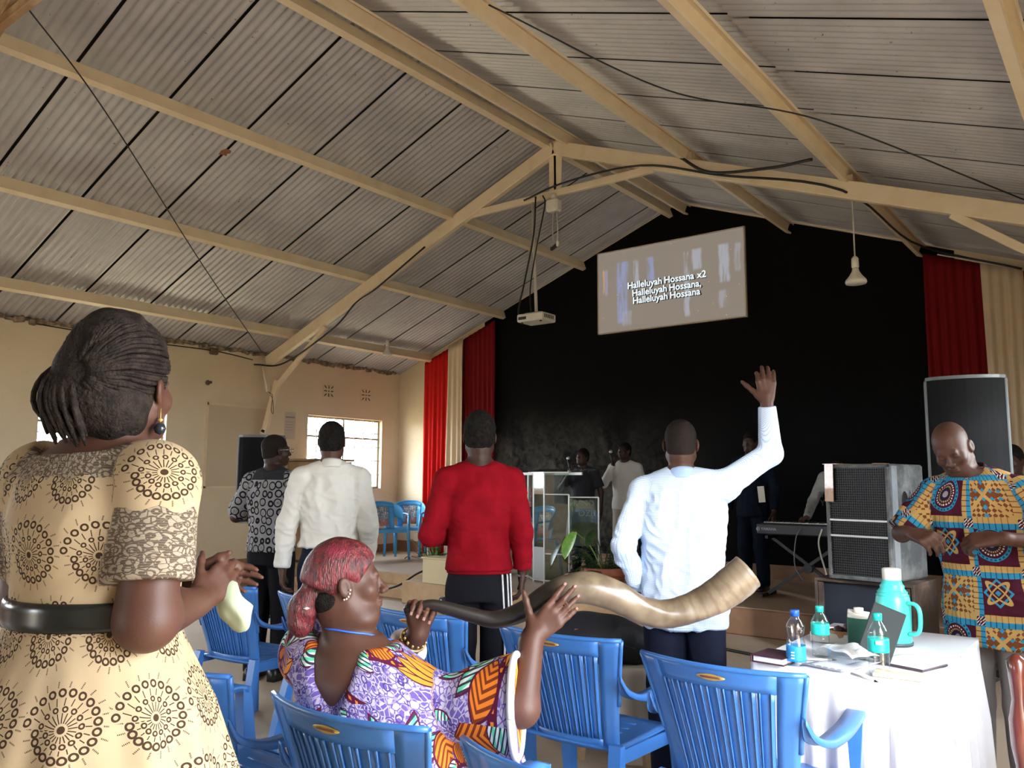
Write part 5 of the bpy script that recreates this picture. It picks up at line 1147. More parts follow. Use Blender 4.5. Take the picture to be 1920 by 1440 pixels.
def f_wax():
    v, x, y, z = puv(); p = .205; cu = xfloor(x / p); cv = xfloor(y / p); a = xfrac(x / p); b = xfrac(y / p)
    GO, BL, MR, BR, WH = (.46, .29, .10), (.03, .24, .40), (.060, .008, .020), (.16, .05, .02), (.62, .55, .5)
    par = xfrac((cu + cv) * .5) * 2.0; p3 = xfrac((cu + cv * 2.0) / 3.0) * 3.0
    s_, t_ = a - .58, b - .58; r = xlen(s_, t_)
    # interior A: knotted loops and blue star ; B: gold saltire over diamond lattice ; C: dotted rings
    d1, d2 = s_ + t_, s_ - t_; loop = xmax(band(xlen(d1 * .55, d2 * 1.7), .22, .035), band(xlen(d1 * 1.7, d2 * .55), .22, .035)); dia = band(xabs(s_) + xabs(t_), .27, .030)
    A = cmix(dia, MR, BL); A = cmix(loop, A, GO); A = cmix(lt(xabs(s_) + xabs(t_), .06), A, BL)
    lat = gt(xsin(d1 * 30.0) * xsin(d2 * 30.0), .05); Bc = cmix(lat, GO, BR); Bc = cmix(lt(xmin(xabs(s_), xabs(t_)), .16 - xmax(xabs(s_), xabs(t_)) * .38), Bc, BR)
    bd = lt(xabs(rep(s_ + .0, .17)) + xabs(rep(t_ + .085, .17)), .055) * lt(xmin(xabs(s_), xabs(t_)), .10); Bc = cmix(bd, Bc, BL); Bc = cmix(xmax(band(d1, 0, .05), band(d2, 0, .05)), Bc, GO)
    th = xatan(t_, s_); dots = lt(xabs(xfrac(th * 3.82) - .5), .28); Cc_ = cmix(band(r, .33, .035), MR, BL); Cc_ = cmix(band(r, .33, .018) * dots, Cc_, (.01, .06, .12)); Cc_ = cmix(band(r, .23, .016) * dots, Cc_, WH); Cc_ = cmix(band(r, .13, .035), Cc_, (.012, .015, .04)); Cc_ = cmix(lt(r, .07), Cc_, (.3, .26, .3)); Cc_ = cmix(band(r, .165, .018) * dots, Cc_, GO)
    inner = cmix(lt(p3, .5), cmix(lt(p3, 1.5), Bc, A), Cc_)
    tick_v = lt(xfrac(b * 9.0), .16); tick_h = lt(xfrac(a * 9.0), .16)
    col = cmix(lt(a, .11), inner, GO); col = cmix(lt(a, .11) * tick_v, col, BR); col = cmix(lt(b, .13), col, GO); col = cmix(lt(b, .13) * gt(a, .15) * tick_h * .6, col, BR)
    ba = band(a, .95, .05); col = cmix(ba, col, BL); col = cmix(ba * tick_v, col, (.01, .05, .1)); bb = band(b, .94, .06); col = cmix(bb, col, BL); col = cmix(bb * tick_h, col, (.01, .05, .1))
    cor = lt(xmax(xabs(rep(a + .02, 1.0)), xabs(rep(b + .0, 1.0))), .09); col = cmix(cor, col, MR); return cmix(cor * lt(xabs(xsin(a * 40.0 + b * 40.0)), .5), col, WH)
M_WAX = mat('maroon_gold_blue_wax_print', rough=.8, Specular_IOR_Level=.1, fn=f_wax)

# ---- red sweater man
T, I = person('man in a crimson sweater and striped black track trousers, seen from behind', (-2.73, 3.28), 42, 1.755, SK2, M_SWEAT, M_BLKT, head=(-4, 2, 0), hair='full', hem=.95, wr=.010, seed=3, sleeve='long', cuff=.05, bulk=.93, legbulk=.92,
              arms=dict(R=dict(el=(.215, -.05, 1.14), wr=(.225, .0, .95), curl=(.5, .6, .4), back=(1, -.2, 0), dir=(-.05, .1, -1)), L=dict(el=(-.245, -.03, 1.13), wr=(-.13, .19, 1.10), back=(-.5, 0, .8), dir=(.7, .6, 0), thumb=(0, .3, 1))))
cb = body('hem_band', [colm([(.935, 0, 0, .164, .118), (1.005, 0, 0, .166, .119)], .01)], M_SWEAT, T, .006); M_STR = mat('white_stripe', (.62, .62, .62), .8)
for i in range(3):
    an = math.radians(-62 + 19 * i); pts = []
    for zz in (.935, .70, .5, .3, .12):
        if zz > .86: q = (.166 * math.cos(an * .75), .116 * math.sin(an * .75), zz)
        else: f_ = (.86 - zz) / .80; r_ = np.interp(f_, [0, .5, 1], [.090, .078, .063]) + .006; q = (.080 + .022 * f_ + r_ * math.cos(an), r_ * math.sin(an) + .01 * math.sin(math.pi * f_), zz)
        pts.append(q)
    MB().tube(spline(pts, 22), .0085, 6, flat=.6).build('side_stripe', M_STR, T)
t = MB().lathe([(.027, 0), (.031, .006), (.027, .012)], seg=18).build('steel_bracelet', M_GREYM, T); t.location = (.22, .005, .915)

# ---- white shirt man
T, I = person('man in a plain white shirt and dark trousers standing before the bright window', (-4.0, 3.37), 46, 1.77, SK1, M_WSHIRT, M_NAVY, head=(-8, 0, 0), hair='short', hem=.99, wr=.020, seed=5, collar=M_WSHIRT,
              arms=dict(R=dict(el=(.235, -.02, 1.13), wr=(.235, .10, .90)), L=dict(el=(-.25, .0, 1.13), wr=(-.275, .03, .88), curl=(.5, .7, .5), back=(-1, 0, 0), dir=(0, .1, -1))), bulk=.98, tuck=True)
ph = empty('mobile_phone', (0, 0, 0), label='black phone held low in the left hand of the white shirt man', cat='phone'); ph.location = (-4.0 + (-.27) * .695 - .065 * .719, 3.37 + (-.27) * .719 + .065 * .695, .785); ph.rotation_euler = (.25, 0, math.radians(46)); MB().box((0, 0, 0), (.012, .075, .15), bev=.005).build('case', M_BLK, ph); MB().box((-.0065, 0, 0), (.001, .066, .135)).build('screen_glass', mat('phone_glass', (.02, .02, .025), .1), ph)
# ---- grey net print man
T, I = person('man in a grey and black net print shirt with glasses at the left', (-5.06, 3.73), 22, 1.74, SK2, M_NET, M_BLKT, head=(-35, 3, 0), hair='faded', hem=.90, wr=.012, seed=7, sleeve='short', bulk=1.0,
              arms=dict(R=dict(el=(.27, -.06, 1.14), wr=(.13, .18, 1.10), back=(.3, .2, .9), dir=(-.7, .6, 0), thumb=(0, 0, 1)), L=dict(el=(-.30, .0, 1.13), wr=(-.18, .22, 1.12), back=(-.3, .2, .9), dir=(.7, .6, 0), thumb=(0, 0, 1))))
gl = MB(); HRm = I['HR']; hc = I['hc']; s = I['s']
def hpnt(x, y, z): return hc + HRm @ (np.array((x, y, z)) * s)
for sg in (-1, 1):
    gl.tube([hpnt(sg * .032 + .022 * math.cos(a), .112, -.002 + .017 * math.sin(a)) for a in np.linspace(0, 6.2832, 16)], .0022, 6); gl.tube([hpnt(sg * .054, .110, .002), hpnt(sg * .079, .06, .002), hpnt(sg * .082, -.01, .0)], .0022, 6)
gl.build('spectacles', mat('silver_wire', (.6, .6, .62), .25, .9), T)
# ---- blue check shirt man
T, I = person('man in a pale blue check shirt with his right hand raised', (-1.75, 3.60), 22, 1.70, SK1, M_CHECK, M_NAVY, head=(3, -2, 0), hair='faded', hem=.76, wr=.022, seed=11, collar=M_CHECK, bulk=1.09, lean=(-.0, -.03), legbulk=1.05, vox=.0055,
              arms=dict(R=dict(sho=(.02, 0, .03), el=(.405, -.02, 1.53), wr=(.395, -.06, 1.745), back=(0.05, -1, -.1), thumb=(-1, 0, 0), dir=(0, -.08, 1), curls=((.75, .55, .45), (.62, .4, .3), (.58, .35, .25), (.55, .3, .2)), topen=.72, tcurl=.0, spread=.18), L=dict(el=(-.275, -.05, 1.09), wr=(-.20, .03, .90), hand=True)), hand_s=1.18)
# ---- printed shirt man, facing the camera with bowed head
T, I = person('man in a maroon gold and blue printed shirt looking down at the right', (-.57, 4.20), 168, 1.70, SK1, M_WAX, M_GREYT, head=(8, -30, 12), lean=(.02, .06), headoff=(.055, .035, -.025), hair=None, hem=.73, wr=.012, seed=13, sleeve='short', bulk=1.14, uvfront=True, collar=mat('maroon_collar_cloth', (.05, .008, .018), .8), vox=.005, hand_s=1.1,
              arms=dict(R=dict(el=(.31, .16, 1.17), wr=(.19, .36, 1.185), back=(.2, .5, .8), thumb=(-.2, .2, 1), dir=(-.75, .35, -.12), curl=(.7, .9, .6), topen=.4, tcurl=.5), L=dict(el=(-.31, .06, 1.15), wr=(-.15, .27, 1.175), back=(-.2, .6, .7), thumb=(.2, .2, 1), dir=(.85, .25, -.1), curl=(.65, .95, .7), topen=.4, tcurl=.5)))
# ---- singers on the stage
def microphone(loc, d, label):
    t = empty('microphone', loc, label=label, cat='microphone', group='microphones held by the singers'); d = unit(d); MB().tube([(0, 0, 0), tuple(d * .15)], [.013, .019], 10).build('handle', M_BLK, t)
    b = MB().lathe([(.002, -.026), (.018, -.018), (.025, 0), (.018, .018), (.002, .026)], seg=14).build('mesh_ball', M_GREYM, t); b.location = d * .168; return t
T, I = person('singer in a white shirt and stone trousers holding a microphone on the stage', (-5.38, 9.42), 195, 1.66, SK2, M_WSHIRT2, M_KHAKI, head=(-25, 5, 0), hair='short', hem=.84, wr=.008, seed=17, z0=STAGE, vox=.009, uvfront=True, collar=M_WSHIRT2,
              arms=dict(R=dict(el=(.26, .10, 1.12), wr=(.10, .22, 1.36), back=(.4, .8, 0), thumb=(-.5, 0, .8), dir=(-.2, .1, 1), curl=(1.0, 1.1, .6), hand=True), L=dict()))
hm = math.radians(195)
def wpt(loc, hd, z0, p): h = math.radians(hd); return (loc[0] + p[0] * math.cos(h) - p[1] * math.sin(h), loc[1] + p[0] * math.sin(h) + p[1] * math.cos(h), z0 + p[2])
microphone(wpt((-5.38, 9.42), 195, STAGE, (.085, .27, 1.36)), (-.15, -.05, 1), 'black microphone held by the white shirted singer')
T, I = person('singer in a black sleeveless top and white skirt holding a microphone on the stage', (-5.75, 8.98), 200, 1.57, SK2, mat('black_knit_top', (.010, .010, .016), .8), M_BLKT, head=(-20, 12, 0), hair='full', hem=1.0, wr=.005, seed=19, z0=STAGE, vox=.009, sleeve='cap', uvfront=True,
              arms=dict(R=dict(el=(.27, .10, 1.06), wr=(.11, .24, 1.26), back=(.4, .8, 0), thumb=(-.5, 0, .8), dir=(-.2, .1, 1), curl=(1.0, 1.1, .6)), L=dict()))
body('skirt', [colm([(.34, 0, 0, .225, .17), (.6, 0, 0, .205, .15), (.83, 0, 0, .18, .125), (.92, 0, 0, .165, .115)], .02, fold=lambda a, z: 1 + .05 * np.sin(9 * a) * np.clip((.9 - z) / .5, 0, 1))], mat('white_skirt_cloth', (.58, .56, .50), .8), T, .009)
microphone(wpt((-5.75, 8.98), 200, STAGE, (.095, .29, 1.27)), (-.12, -.08, 1), 'black microphone held by the singer in the black top')
# ---- others on the stage
T, I = person('man in a dark navy suit standing in the shade behind the raised arm', (-3.42, 8.75), 175, 1.70, SK2, M_SUITN, M_SUITN, head=(5, 0, 0), hair='short', hem=.80, seed=23, z0=STAGE, vox=.009, uvfront=True, arms=dict(R=dict(), L=dict()))
MB().box((-.17, .135, 1.02), (.07, .006, .17), rotm(.2, 0, .08)).build('white_paper', M_WHT, T)
T, I = person('person in a white shirt standing on the stage, mostly hidden by the red sweater', (-6.93, 8.35), 215, 1.62, SK1, M_WSHIRT2, M_BLKT, hair='short', seed=29, z0=STAGE, vox=.010, uvfront=True, collar=M_WSHIRT2, arms=dict(R=dict(), L=dict()))
T, I = person('dark haired person behind the tall loudspeaker at the far right edge', (-.785, 7.16), 160, 1.69, SK2, M_WSHIRT2, M_BLKT, head=(10, -5, 0), hair='short', seed=31, vox=.010, uvfront=True, arms=dict(R=dict(), L=dict()), shoes=M_SHOE)
# keyboard player
M_HOOD = mat('grey_hooded_top', rough=.9, fn=mottled((.20, .19, .18), (.26, .25, .24), 12))
T, I = person('keyboard player in a grey lettered top and jeans behind the loudspeaker stack', (-2.47, 8.74), 178, 1.50, SK1, M_HOOD, M_DENIM, hair='short', hem=.88, seed=37, z0=STAGE, vox=.009, uvfront=True,
              arms=dict(R=dict(el=(.27, .10, .95), wr=(.26, .30, .80), back=(0, .2, 1), thumb=(-1, 0, 0), dir=(.1, .9, -.1)), L=dict(el=(-.26, .10, .95), wr=(-.18, .30, .80), back=(0, .2, 1), thumb=(1, 0, 0), dir=(0, .9, -.1))), lean=(0, .10), headoff=(-.03, .07, -.13))
for s_, zz in (('W', 1.02), ('YE', .94)): text('printed_letters', s_, .085, M_BLK, frame4((.175, .165, zz), (-1, -.18, 0), (0, .08, 1)), T, .002, 'LEFT')

# ================================================================ woman in the cream dress, nearest the camera
def f_dress():
    v, x, y, z = puv(); BASE, DK = (.41, .31, .19), (.045, .025, .014)
    px, py = .138, .148; row = xfloor(y / py); xo = x + xfrac(row * .5) * px; a = rep(xo, px); b = y - (row + .5) * py
    wx = noise(comb(x, y), 3.0, 1) * .02 - .01; a = a + wx; r = xlen(a, b); th = xatan(b, a); R = .052 + th * .0032
    def ringcircles(n, R, rc, w, tw=0.0):
        t = th * (n / 6.28318) + tw; fr = xfrac(t) - .5; dx = fr * (6.28318 / n) * R; return band(xlen(dx, r - R), rc, w)
    o = ringcircles(20.0, R, .0054, .0018); o2 = ringcircles(13.0, R * .55, .0036, .0014, .3)
    fr = xabs(xfrac(th * (20.0 / 6.28318) + r * 9.0) - .5); lines = lt(fr * (6.28318 / 20.0) * r, .0009) * gt(r, .010) * lt(r, R - .008); lines = lines * lt(xabs(r - R * .55), .0055).__rsub__(1.0)
    sp = lt(fr * (6.28318 / 20.0) * r, .0013) * gt(r, R + .008) * lt(r, R + .02) * gt(xsin(r * 2600.0), -.3)
    dots = lt(r, .006); pat = xclamp(o + o2 + lines + sp + dots)
    col = cmix(pat, cmix(ramp01(noise(comb(x, y), 14, 3), .3, .7), BASE, (.375, .28, .17)), DK)
    # lace: yoke and lower sleeves
    lv = comb(x, y * 1.4); vo = voronoi(lv, 58.0, 'DISTANCE_TO_EDGE'); rose = xsin(X(voronoi(lv, 44.0).outputs['Distance']) * 16.0 + noise(lv, 40, 2) * 4.0)
    lace = xmax(lt(X(vo.outputs['Distance']), .05), gt(rose, .25)); lc = cmix(lace, (.30, .245, .18), (.085, .064, .045)); fine = gt(xsin(y * 1400.0), .2); lc = cmix(fine * .35, lc, (.2, .16, .12))
    edge = (noise(comb(x * 3.0, y), 9.0, 1) - .5) * .03 + xabs(xsin(x * 48.0)) * .012
    yoke = gt(y, edge + 1.395) * lt(z, .5); slv = gt(z, .5) * lt(y + edge, 1.345)
    return cmix(xmax(yoke, slv), col, lc)
M_DRESS = mat('cream_dress_with_brown_ring_print', rough=.8, Specular_IOR_Level=.1, fn=f_dress)
WL, WH = (-1.725, .848), 16
W1 = empty('person', (WL[0], WL[1], 0), math.radians(WH), label='woman in a cream patterned dress with a black belt nearest the camera', cat='person')
HRw = rotm(math.radians(12), math.radians(2), 0); hcw = np.array((.042, .012, 1.592))
shr, elr, wrr = np.array((.165, -.02, 1.395)), np.array((.192, -.055, 1.135)), np.array((.115, .165, 1.135)); shl, ell_, wrl = np.array((-.165, -.01, 1.395)), np.array((-.20, .0, 1.13)), np.array((.02, .22, 1.16))
hR, _ = hand_parts(wrr, (.02, .85, .45), (.9, -.1, .4), (0, .3, 1), (.25, .35, .3), .1, .98, .2, .6); hL, _ = hand_parts(wrl, (.45, .85, .15), (-.8, .3, .5), (0, .2, 1), (.3, .4, .3), .1, .98)
B = xf(head_parts(), HRw, hcw, .98) + [cap((0.0, -.01, 1.43), hcw + HRw @ np.array((0, -.02, -.05)), .066, .056, .03), colm([(1.1, 0, 0, .15, .13), (1.3, 0, 0, .172, .145), (1.40, 0, -.005, .165, .115), (1.45, 0, -.008, .12, .088), (1.475, 0, -.01, .08, .07)], .03),
     cap((.05, -.01, 1.43), shr, .058, .06, .03), cap(shr, elr, .062, .054, .02), cap(elr, wrr, .054, .032, .03), cap((-.05, -.01, 1.43), shl, .058, .06, .03), cap(shl, ell_, .062, .05, .02), cap(ell_, wrl, .05, .03, .03)] + hR + hL
body('body', B, SK3, W1, .0055)
cols = [colm([(1.10, 0, 0, .166, .143), (1.20, 0, 0, .168, .148), (1.31, 0, 0, .186, .160), (1.39, 0, -.005, .182, .132), (1.425, 0, -.008, .165, .110), (1.452, 0, -.01, .135, .095)], .02)]
slR = [cap(shr, shr + (elr - shr) * .72, .076, .080, .035, flat=2)]; slL = [cap(shl, shl + (ell_ - shl) * .72, .076, .080, .035, flat=2)]
body('dress_bodice', cols + [cap((.07, -.01, 1.41), shr, .062, .074, .03), cap((-.07, -.01, 1.41), shl, .062, .074, .03)] + slR + slL + [ell((-.02, -.01, 1.478), (.128, .112, .052), k=.01, op='-')], M_DRESS, W1, .005, lambda P: folds(P, 41, 24, .004, (1, 1, .6)), torso_uv(cols, [slR, slL], False, .165))
sk = [colm([(.30, 0, 0, .43, .40), (.70, 0, 0, .325, .30), (.95, 0, 0, .245, .222), (1.08, 0, 0, .182, .160), (1.145, 0, 0, .166, .143)], .02, fold=lambda a, z: 1 + np.clip((1.12 - z) / .5, 0, 1) * (.055 * np.sin(11 * a + 1.2 * np.sin(2 * a)) + .03 * np.sin(19 * a + 1)))]
body('dress_skirt', sk, M_DRESS, W1, .007, None, torso_uv(sk, [], False, .21))
body('belt', [colm([(1.112, 0, 0, .176, .154), (1.122, 0, 0, .180, .158), (1.158, 0, 0, .180, .158), (1.168, 0, 0, .176, .154)], .01)], mat('black_patent_belt', (.010, .011, .010), .22), W1, .005)
for sg in (-1, 1): MB().tube([(sg * .09, .02, .35), (sg * .09, .03, .06)], [.05, .04], 12).build('leg', SK3, W1); shoe(W1, sg * .09, .04, 0, M_SHOE)
# braided up-do: solid core with braids laid over it
M_BRAID = mat('dark_braids', rough=.7, fn=mottled((.012, .009, .008), (.028, .02, .016), 40), bump=nbump(130, .6, 2)); M_BRAID.node_tree.nodes['Principled BSDF'].inputs['Specular IOR Level'].default_value = .12
core = xf([ell((-.01, -.025, .045), (.088, .108, .105), k=.03), ell((-.045, -.085, -.005), (.062, .062, .085), k=.04), ell((-.01, -.04, .10), (.065, .075, .06), k=.03), ell((.0, .14, -.05), (.12, .11, .125), k=.012, op='-'), ell((0, -.05, -.05), (.072, .07, .07), k=.03), half((-.1, .30, -1), .112, .01)], HRw, hcw)
hr = body('hair', core, M_BRAID, W1, .006, lambda P: .004 * wob(P, 110, 8)); r = random.Random(21); br = MB()
for i in range(64):
    a = -2.75 + 5.5 * i / 63 + r.gauss(0, .02); pts = []
    for t in np.linspace(.95, 2.95, 16):
        rr_ = 1.02 + .015 * math.sin(9 * t + i)
        q = np.array((math.sin(a) * math.sin(t) * .090 - .01, math.cos(t) * .110 - .027, .045 + math.cos(a) * math.sin(t) * .107 - .03 * max(0, t - 2.2))); pts.append(np.array((-.01, -.027, .045)) + (q - np.array((-.01, -.027, .045))) * rr_)
    if len(pts) > 4: br.tube([hcw + HRw @ p for p in pts], .0052, 6)
tag(br.build('braid', M_BRAID, hr), kind='stuff')
for i in range(22):
    a = r.uniform(-.9, .9); x0 = np.array((-.05 + .045 * math.sin(a) + r.gauss(0, .01), -.135 + .03 * (1 - math.cos(a)), .02)); P = spline([x0 + (.035, .075, .05), x0, x0 + (-.012 + r.gauss(0, .006), -.008, -.06), x0 + (.012 + r.gauss(0, .012), .012, -.105 - r.uniform(0, .04))], 12); MB().tube([hcw + HRw @ p for p in P], [.0055] * 11 + [.003], 6).build('loose_braid', M_BRAID, hr)
er = MB(); e0 = hcw + HRw @ np.array((.080, -.006, -.045)); er.tube([e0, e0 + (0, 0, -.03)], .0012, 6); er.build('earring_chain', M_STICK, W1); t = MB().lathe([(.001, -.013), (.009, -.009), (.0125, 0), (.009, .009), (.001, .013)], seg=14).build('earring_drop', mat('dark_pearl', (.02, .025, .035), .15), W1); t.location = e0 + (0, 0, -.042); t = MB().lathe([(.001, -.005), (.006, 0), (.001, .005)], seg=10).build('earring_bead', M_STICK, W1); t.location = e0 + (0, 0, -.024)
t = body('handkerchief', [ell((0, 0, 0), (.032, .025, .042), k=.02), ell((.015, .02, -.03), (.024, .02, .034), k=.02), ell((-.02, .02, .025), (.02, .014, .02), k=.02)], mat('pale_green_tissue', (.34, .38, .26), .85), None, .006, lambda P: folds(P, 6, 60, .009, (1, 1, 1)))
hw = wpt(WL, WH, 0, (.125, .255, 1.125)); t.location = hw; tag(t, 'pale green crumpled handkerchief in the hand of the woman in cream', 'handkerchief')

# ================================================================ seated woman blowing a spiral horn
def f_kaftan():
    v, x, y, z = puv(); vec = comb(x, y); WHT, PUR, DKP, MAR, ORG, GRN = (.38, .34, .44), (.115, .075, .26), (.06, .035, .16), (.075, .008, .030), (.62, .17, .02), (.10, .48, .28)
    d1 = X(voronoi(comb(x + noise(vec, 20, 2) * .02, y + noise(vec, 23, 2) * .02), 62.0, 'DISTANCE_TO_EDGE').outputs['Distance']); col = cmix(ramp01(noise(vec, 26, 2), .47, .53), WHT, PUR); col = cmix(lt(d1, .07), col, cmix(ramp01(noise(vec, 26, 2), .47, .53), PUR, WHT))
    vc = X(voronoi(vec, 30.0, 'F1', .9).outputs['Distance']); col = cmix(xmax(band(vc, .34, .035), band(vc, .14, .035)) * gt(noise(vec, 30, 1), .42), col, DKP)
    px, py = .30, .29; row = xfloor(y / py + .2); a = rep(x + xfrac(row * .5) * px - .15, px); b = y + .2 * py - (row + .5) * py
    # dotted branches
    br = b + .10 + xsin(a * 14.0) * .035 + a * .25; bn = band(br, 0, .014); col = cmix(bn, col, MAR); col = cmix(band(br, 0, .0045) * gt(xsin(a * 330.0), .3), col, ORG)
    def petal(cx, cy, ang, L, Wd):
        c, s = math.cos(ang), math.sin(ang); p = ((a - cx) * c + (b - cy) * s) / L; q = (b - cy) * c - (a - cx) * s; return xabs(q) - p * (1.0 - p) * (4 * Wd), p, q
    def paint(col, cx, cy, ang, L, Wd, fill, ow=.005):
        d, p, q = petal(cx, cy, ang, L, Wd); col = cmix(lt(d, ow) * gt(p, -.04), col, MAR); return cmix(lt(d, 0.0), col, fill(p, q) if callable(fill) else fill)
    streak = lambda p, q: cmix(gt(xsin(p * 34.0 + q * 420.0), .35), cmix(gt(xsin(q * 300.0 + p * 9.0), .25), (.55, .62, .58), GRN), (.03, .03, .05))
    # lotus: striped leaves above, orange cup below, hatched dome
    for cx, cy, an, L, Wd in ((-.01, -.03, 2.35, .135, .024), (.01, -.03, .79, .135, .024), (-.005, -.02, 1.95, .15, .022), (.005, -.02, 1.2, .15, .022)): col = paint(col, cx, cy, an, L, Wd, streak)
    dome = xlen(a * 1.0, (b - .045) * 1.25); dm = lt(dome, .052) * gt(b, .045 + .0); hatch = gt(xabs(xsin((a + b) * 330.0)) , .35) * gt(xabs(xsin((a - b) * 330.0)), .35); col = cmix(lt(dome, .058) * gt(b, .040), col, MAR); col = cmix(dm, col, cmix(hatch, ORG, (.22, .05, .01)))
    for an in (2.5, .64, 2.05, 1.09, 1.57): col = paint(col, 0.0, -.115, an, .085, .017, lambda p, q: cmix(band(q, 0, .0015), (.66, .25, .03), MAR), .004)
    # orange feather leaves
    veins = lambda p, q: cmix(gt(xsin(p * 46.0 - xabs(q) * 330.0), .15), ORG, (.16, .03, .01))
    col = paint(col, .115, .075, -1.35, .15, .045, veins, .006); col = paint(col, -.15, .02, -.5, .12, .035, veins, .006); col = paint(col, .10, -.06, .35, .085, .026, streak, .004); col = paint(col, -.13, .13, -2.4, .07, .02, streak, .004)
    return col
M_KAF = mat('lilac_kaftan_with_orange_flowers', rough=.8, Specular_IOR_Level=.1, fn=f_kaftan)
SLc, SHd = (-1.72, 1.71), 20
W2 = empty('person', (SLc[0], SLc[1], 0), math.radians(SHd), label='seated woman with red dyed hair and a flowered lilac kaftan blowing a horn', cat='person')
HRs = rotm(math.radians(-60), math.radians(6), math.radians(-3)); hcs = np.array((-.155, -.025, 1.108))
sR, eR, wR = np.array((.09, .0, .81)), np.array((.345, .07, .775)), np.array((.362, .125, .957)); sL, eL, wL = np.array((-.29, .03, .885)), np.array((-.14, .24, .80)), np.array((.0, .139, .944))
hR, tR = hand_parts(wR, (.20, .12, .95), (.27, -.95, .14), (-.9, 0, .3), curls=((.2, .3, .2), (.25, .3, .2), (.3, .35, .25), (.35, .4, .3)), spread=.25, s=1.0, tcurl=-.05, topen=.55)
hR, tR = hand_parts(wR, (.66, .22, .70), (.27, -.95, .14), (-.7, -.2, .7), curls=((.1, .25, .2), (.0, .3, .2), (.1, .35, .25), (.2, .4, .3)), spread=.2, s=1.0, tcurl=-.05, topen=.95)
hL, tL = hand_parts(wL, (.34, -.22, .90), (-.25, .93, .15), (-.8, -.3, .3), curls=((.85, 1.0, .6), (.9, 1.0, .65), (.9, 1.0, .65), (.95, 1.05, .7)), spread=.12, s=.98, tcurl=.6, topen=.45)
B = xf(head_parts(), HRs, hcs, 1.0) + [cap((-.135, -.01, .93), hcs + HRs @ np.array((0, -.025, -.055)), .070, .062, .03), ell(hcs + HRs @ np.array((.02, .03, -.105)), (.05, .05, .03), k=.03),
     colm([(.60, -.04, 0, .19, .15), (.75, -.07, -.005, .205, .155), (.85, -.10, -.01, .195, .135), (.91, -.125, -.012, .142, .105), (.96, -.135, -.012, .085, .075)], .03),
     cap((-.07, -.01, .875), sR, .058, .056, .03), cap(sR, eR, .060, .052, .02), cap(eR, wR, .050, .033, .02), cap((-.18, -.01, .90), sL, .062, .064, .03), cap(sL, eL, .058, .05, .02), cap(eL, wL, .046, .032, .02)] + hR + hL
body('body', B, SK3, W2, .0048)
nail = MB()
for (p, d, n) in tL[:4] + tR[:4]: nail.box(p + n * .0055 - d * .001, (.008, .0105, .003), np.stack([np.cross(d, n), d, n], 1), bev=.0014)
tag(nail.build('fingernails', M_NAIL, W2, 'pale painted fingernails'), kind='stuff')
cols = [colm([(.44, 0, .02, .25, .21), (.55, -.02, .01, .235, .195), (.68, -.05, 0, .225, .18), (.78, -.075, -.004, .226, .172), (.85, -.10, -.01, .212, .150), (.895, -.118, -.012, .168, .125), (.93, -.128, -.012, .128, .105)], .03)]
slR = [cap(sR - (-.02, 0, .03), sR + (.25, .04, -.02), .066, .135, .04, flat=2)]; slL = [cap(sL, sL + np.array((.07, .15, -.06)), .085, .115, .05, flat=2)]
legs = [cap((sg * .11, .05, .46), (sg * .13, .42, .47), .115, .10, .06) for sg in (-1, 1)] + [cap((sg * .13, .42, .47), (sg * .13, .46, .12), .11, .13, .06, flat=2) for sg in (-1, 1)]
vcut = [cap((-.115, -.20, .73), (-.145, -.19, .97), .012, .150, .012, op='-'), ell((-.13, .0, .975), (.135, .13, .06), k=.012, op='-')]
body('kaftan', cols + [cap((-.06, -.01, .865), sR, .074, .072, .05), cap((-.2, -.01, .885), sL, .082, .09, .05)] + slR + slL + legs + vcut, M_KAF, W2, .005, lambda P: folds(P, 51, 20, .006, (1, 1, .6)), torso_uv(cols, [slR, slL], False, .20))
def ring(c, ax, r, th, m, nm, parent, sq=1.0):
    ax = unit(ax); e1 = unit(np.cross(ax, (0, 0, 1.))); e2 = np.cross(ax, e1); MB().tube([np.array(c) + r * (math.cos(a) * e1 + math.sin(a) * e2) for a in np.linspace(0, 6.2832, 40)], th, 8, flat=sq).build(nm, m, parent)
M_TRIM = mat('white_trim_cloth', (.68, .67, .66), .8); ring(slR[0]['b'] + unit(slR[0]['b'] - slR[0]['a']) * .002, slR[0]['b'] - slR[0]['a'], .132, .011, M_TRIM, 'sleeve_trim', W2); ring(slL[0]['b'] + unit(slL[0]['b'] - slL[0]['a']) * .002, slL[0]['b'] - slL[0]['a'], .112, .010, M_TRIM, 'sleeve_trim', W2)
for sg in (-1, 1): shoe(W2, sg * .13, .47, 0, M_SHOE)
M_GOLD = mat('gold_metal', (.62, .40, .16), .3, .9)
for k in range(13):
    a = 2 * math.pi * k / 13; ax = unit(wL - eL); e1 = unit(np.cross(ax, (0, 0, 1.))); e2 = np.cross(ax, e1); t = MB().lathe([(.001, -.006), (.0055, 0), (.001, .006)], seg=8).build('bracelet_bead', M_GOLD, W2); t.location = wL - ax * .018 + .036 * (math.cos(a) * e1 + math.sin(a) * e2)
ring(wL - unit(wL - eL) * .035, wL - eL, .038, .004, M_GOLD, 'bracelet', W2); ring(wL - unit(wL - eL) * .075, wL - eL, .047, .016, M_TRIM, 'white_cuff', W2, .6)
MB().tube(spline([(-.225, .07, .925), (-.215, -.03, .975), (-.175, -.085, .985), (-.11, -.085, .98), (-.065, -.03, .965), (-.05, .08, .93)], 30), .006, 6, flat=.5).build('lanyard', mat('blue_lanyard_ribbon', (.03, .13, .60), .5), W2)
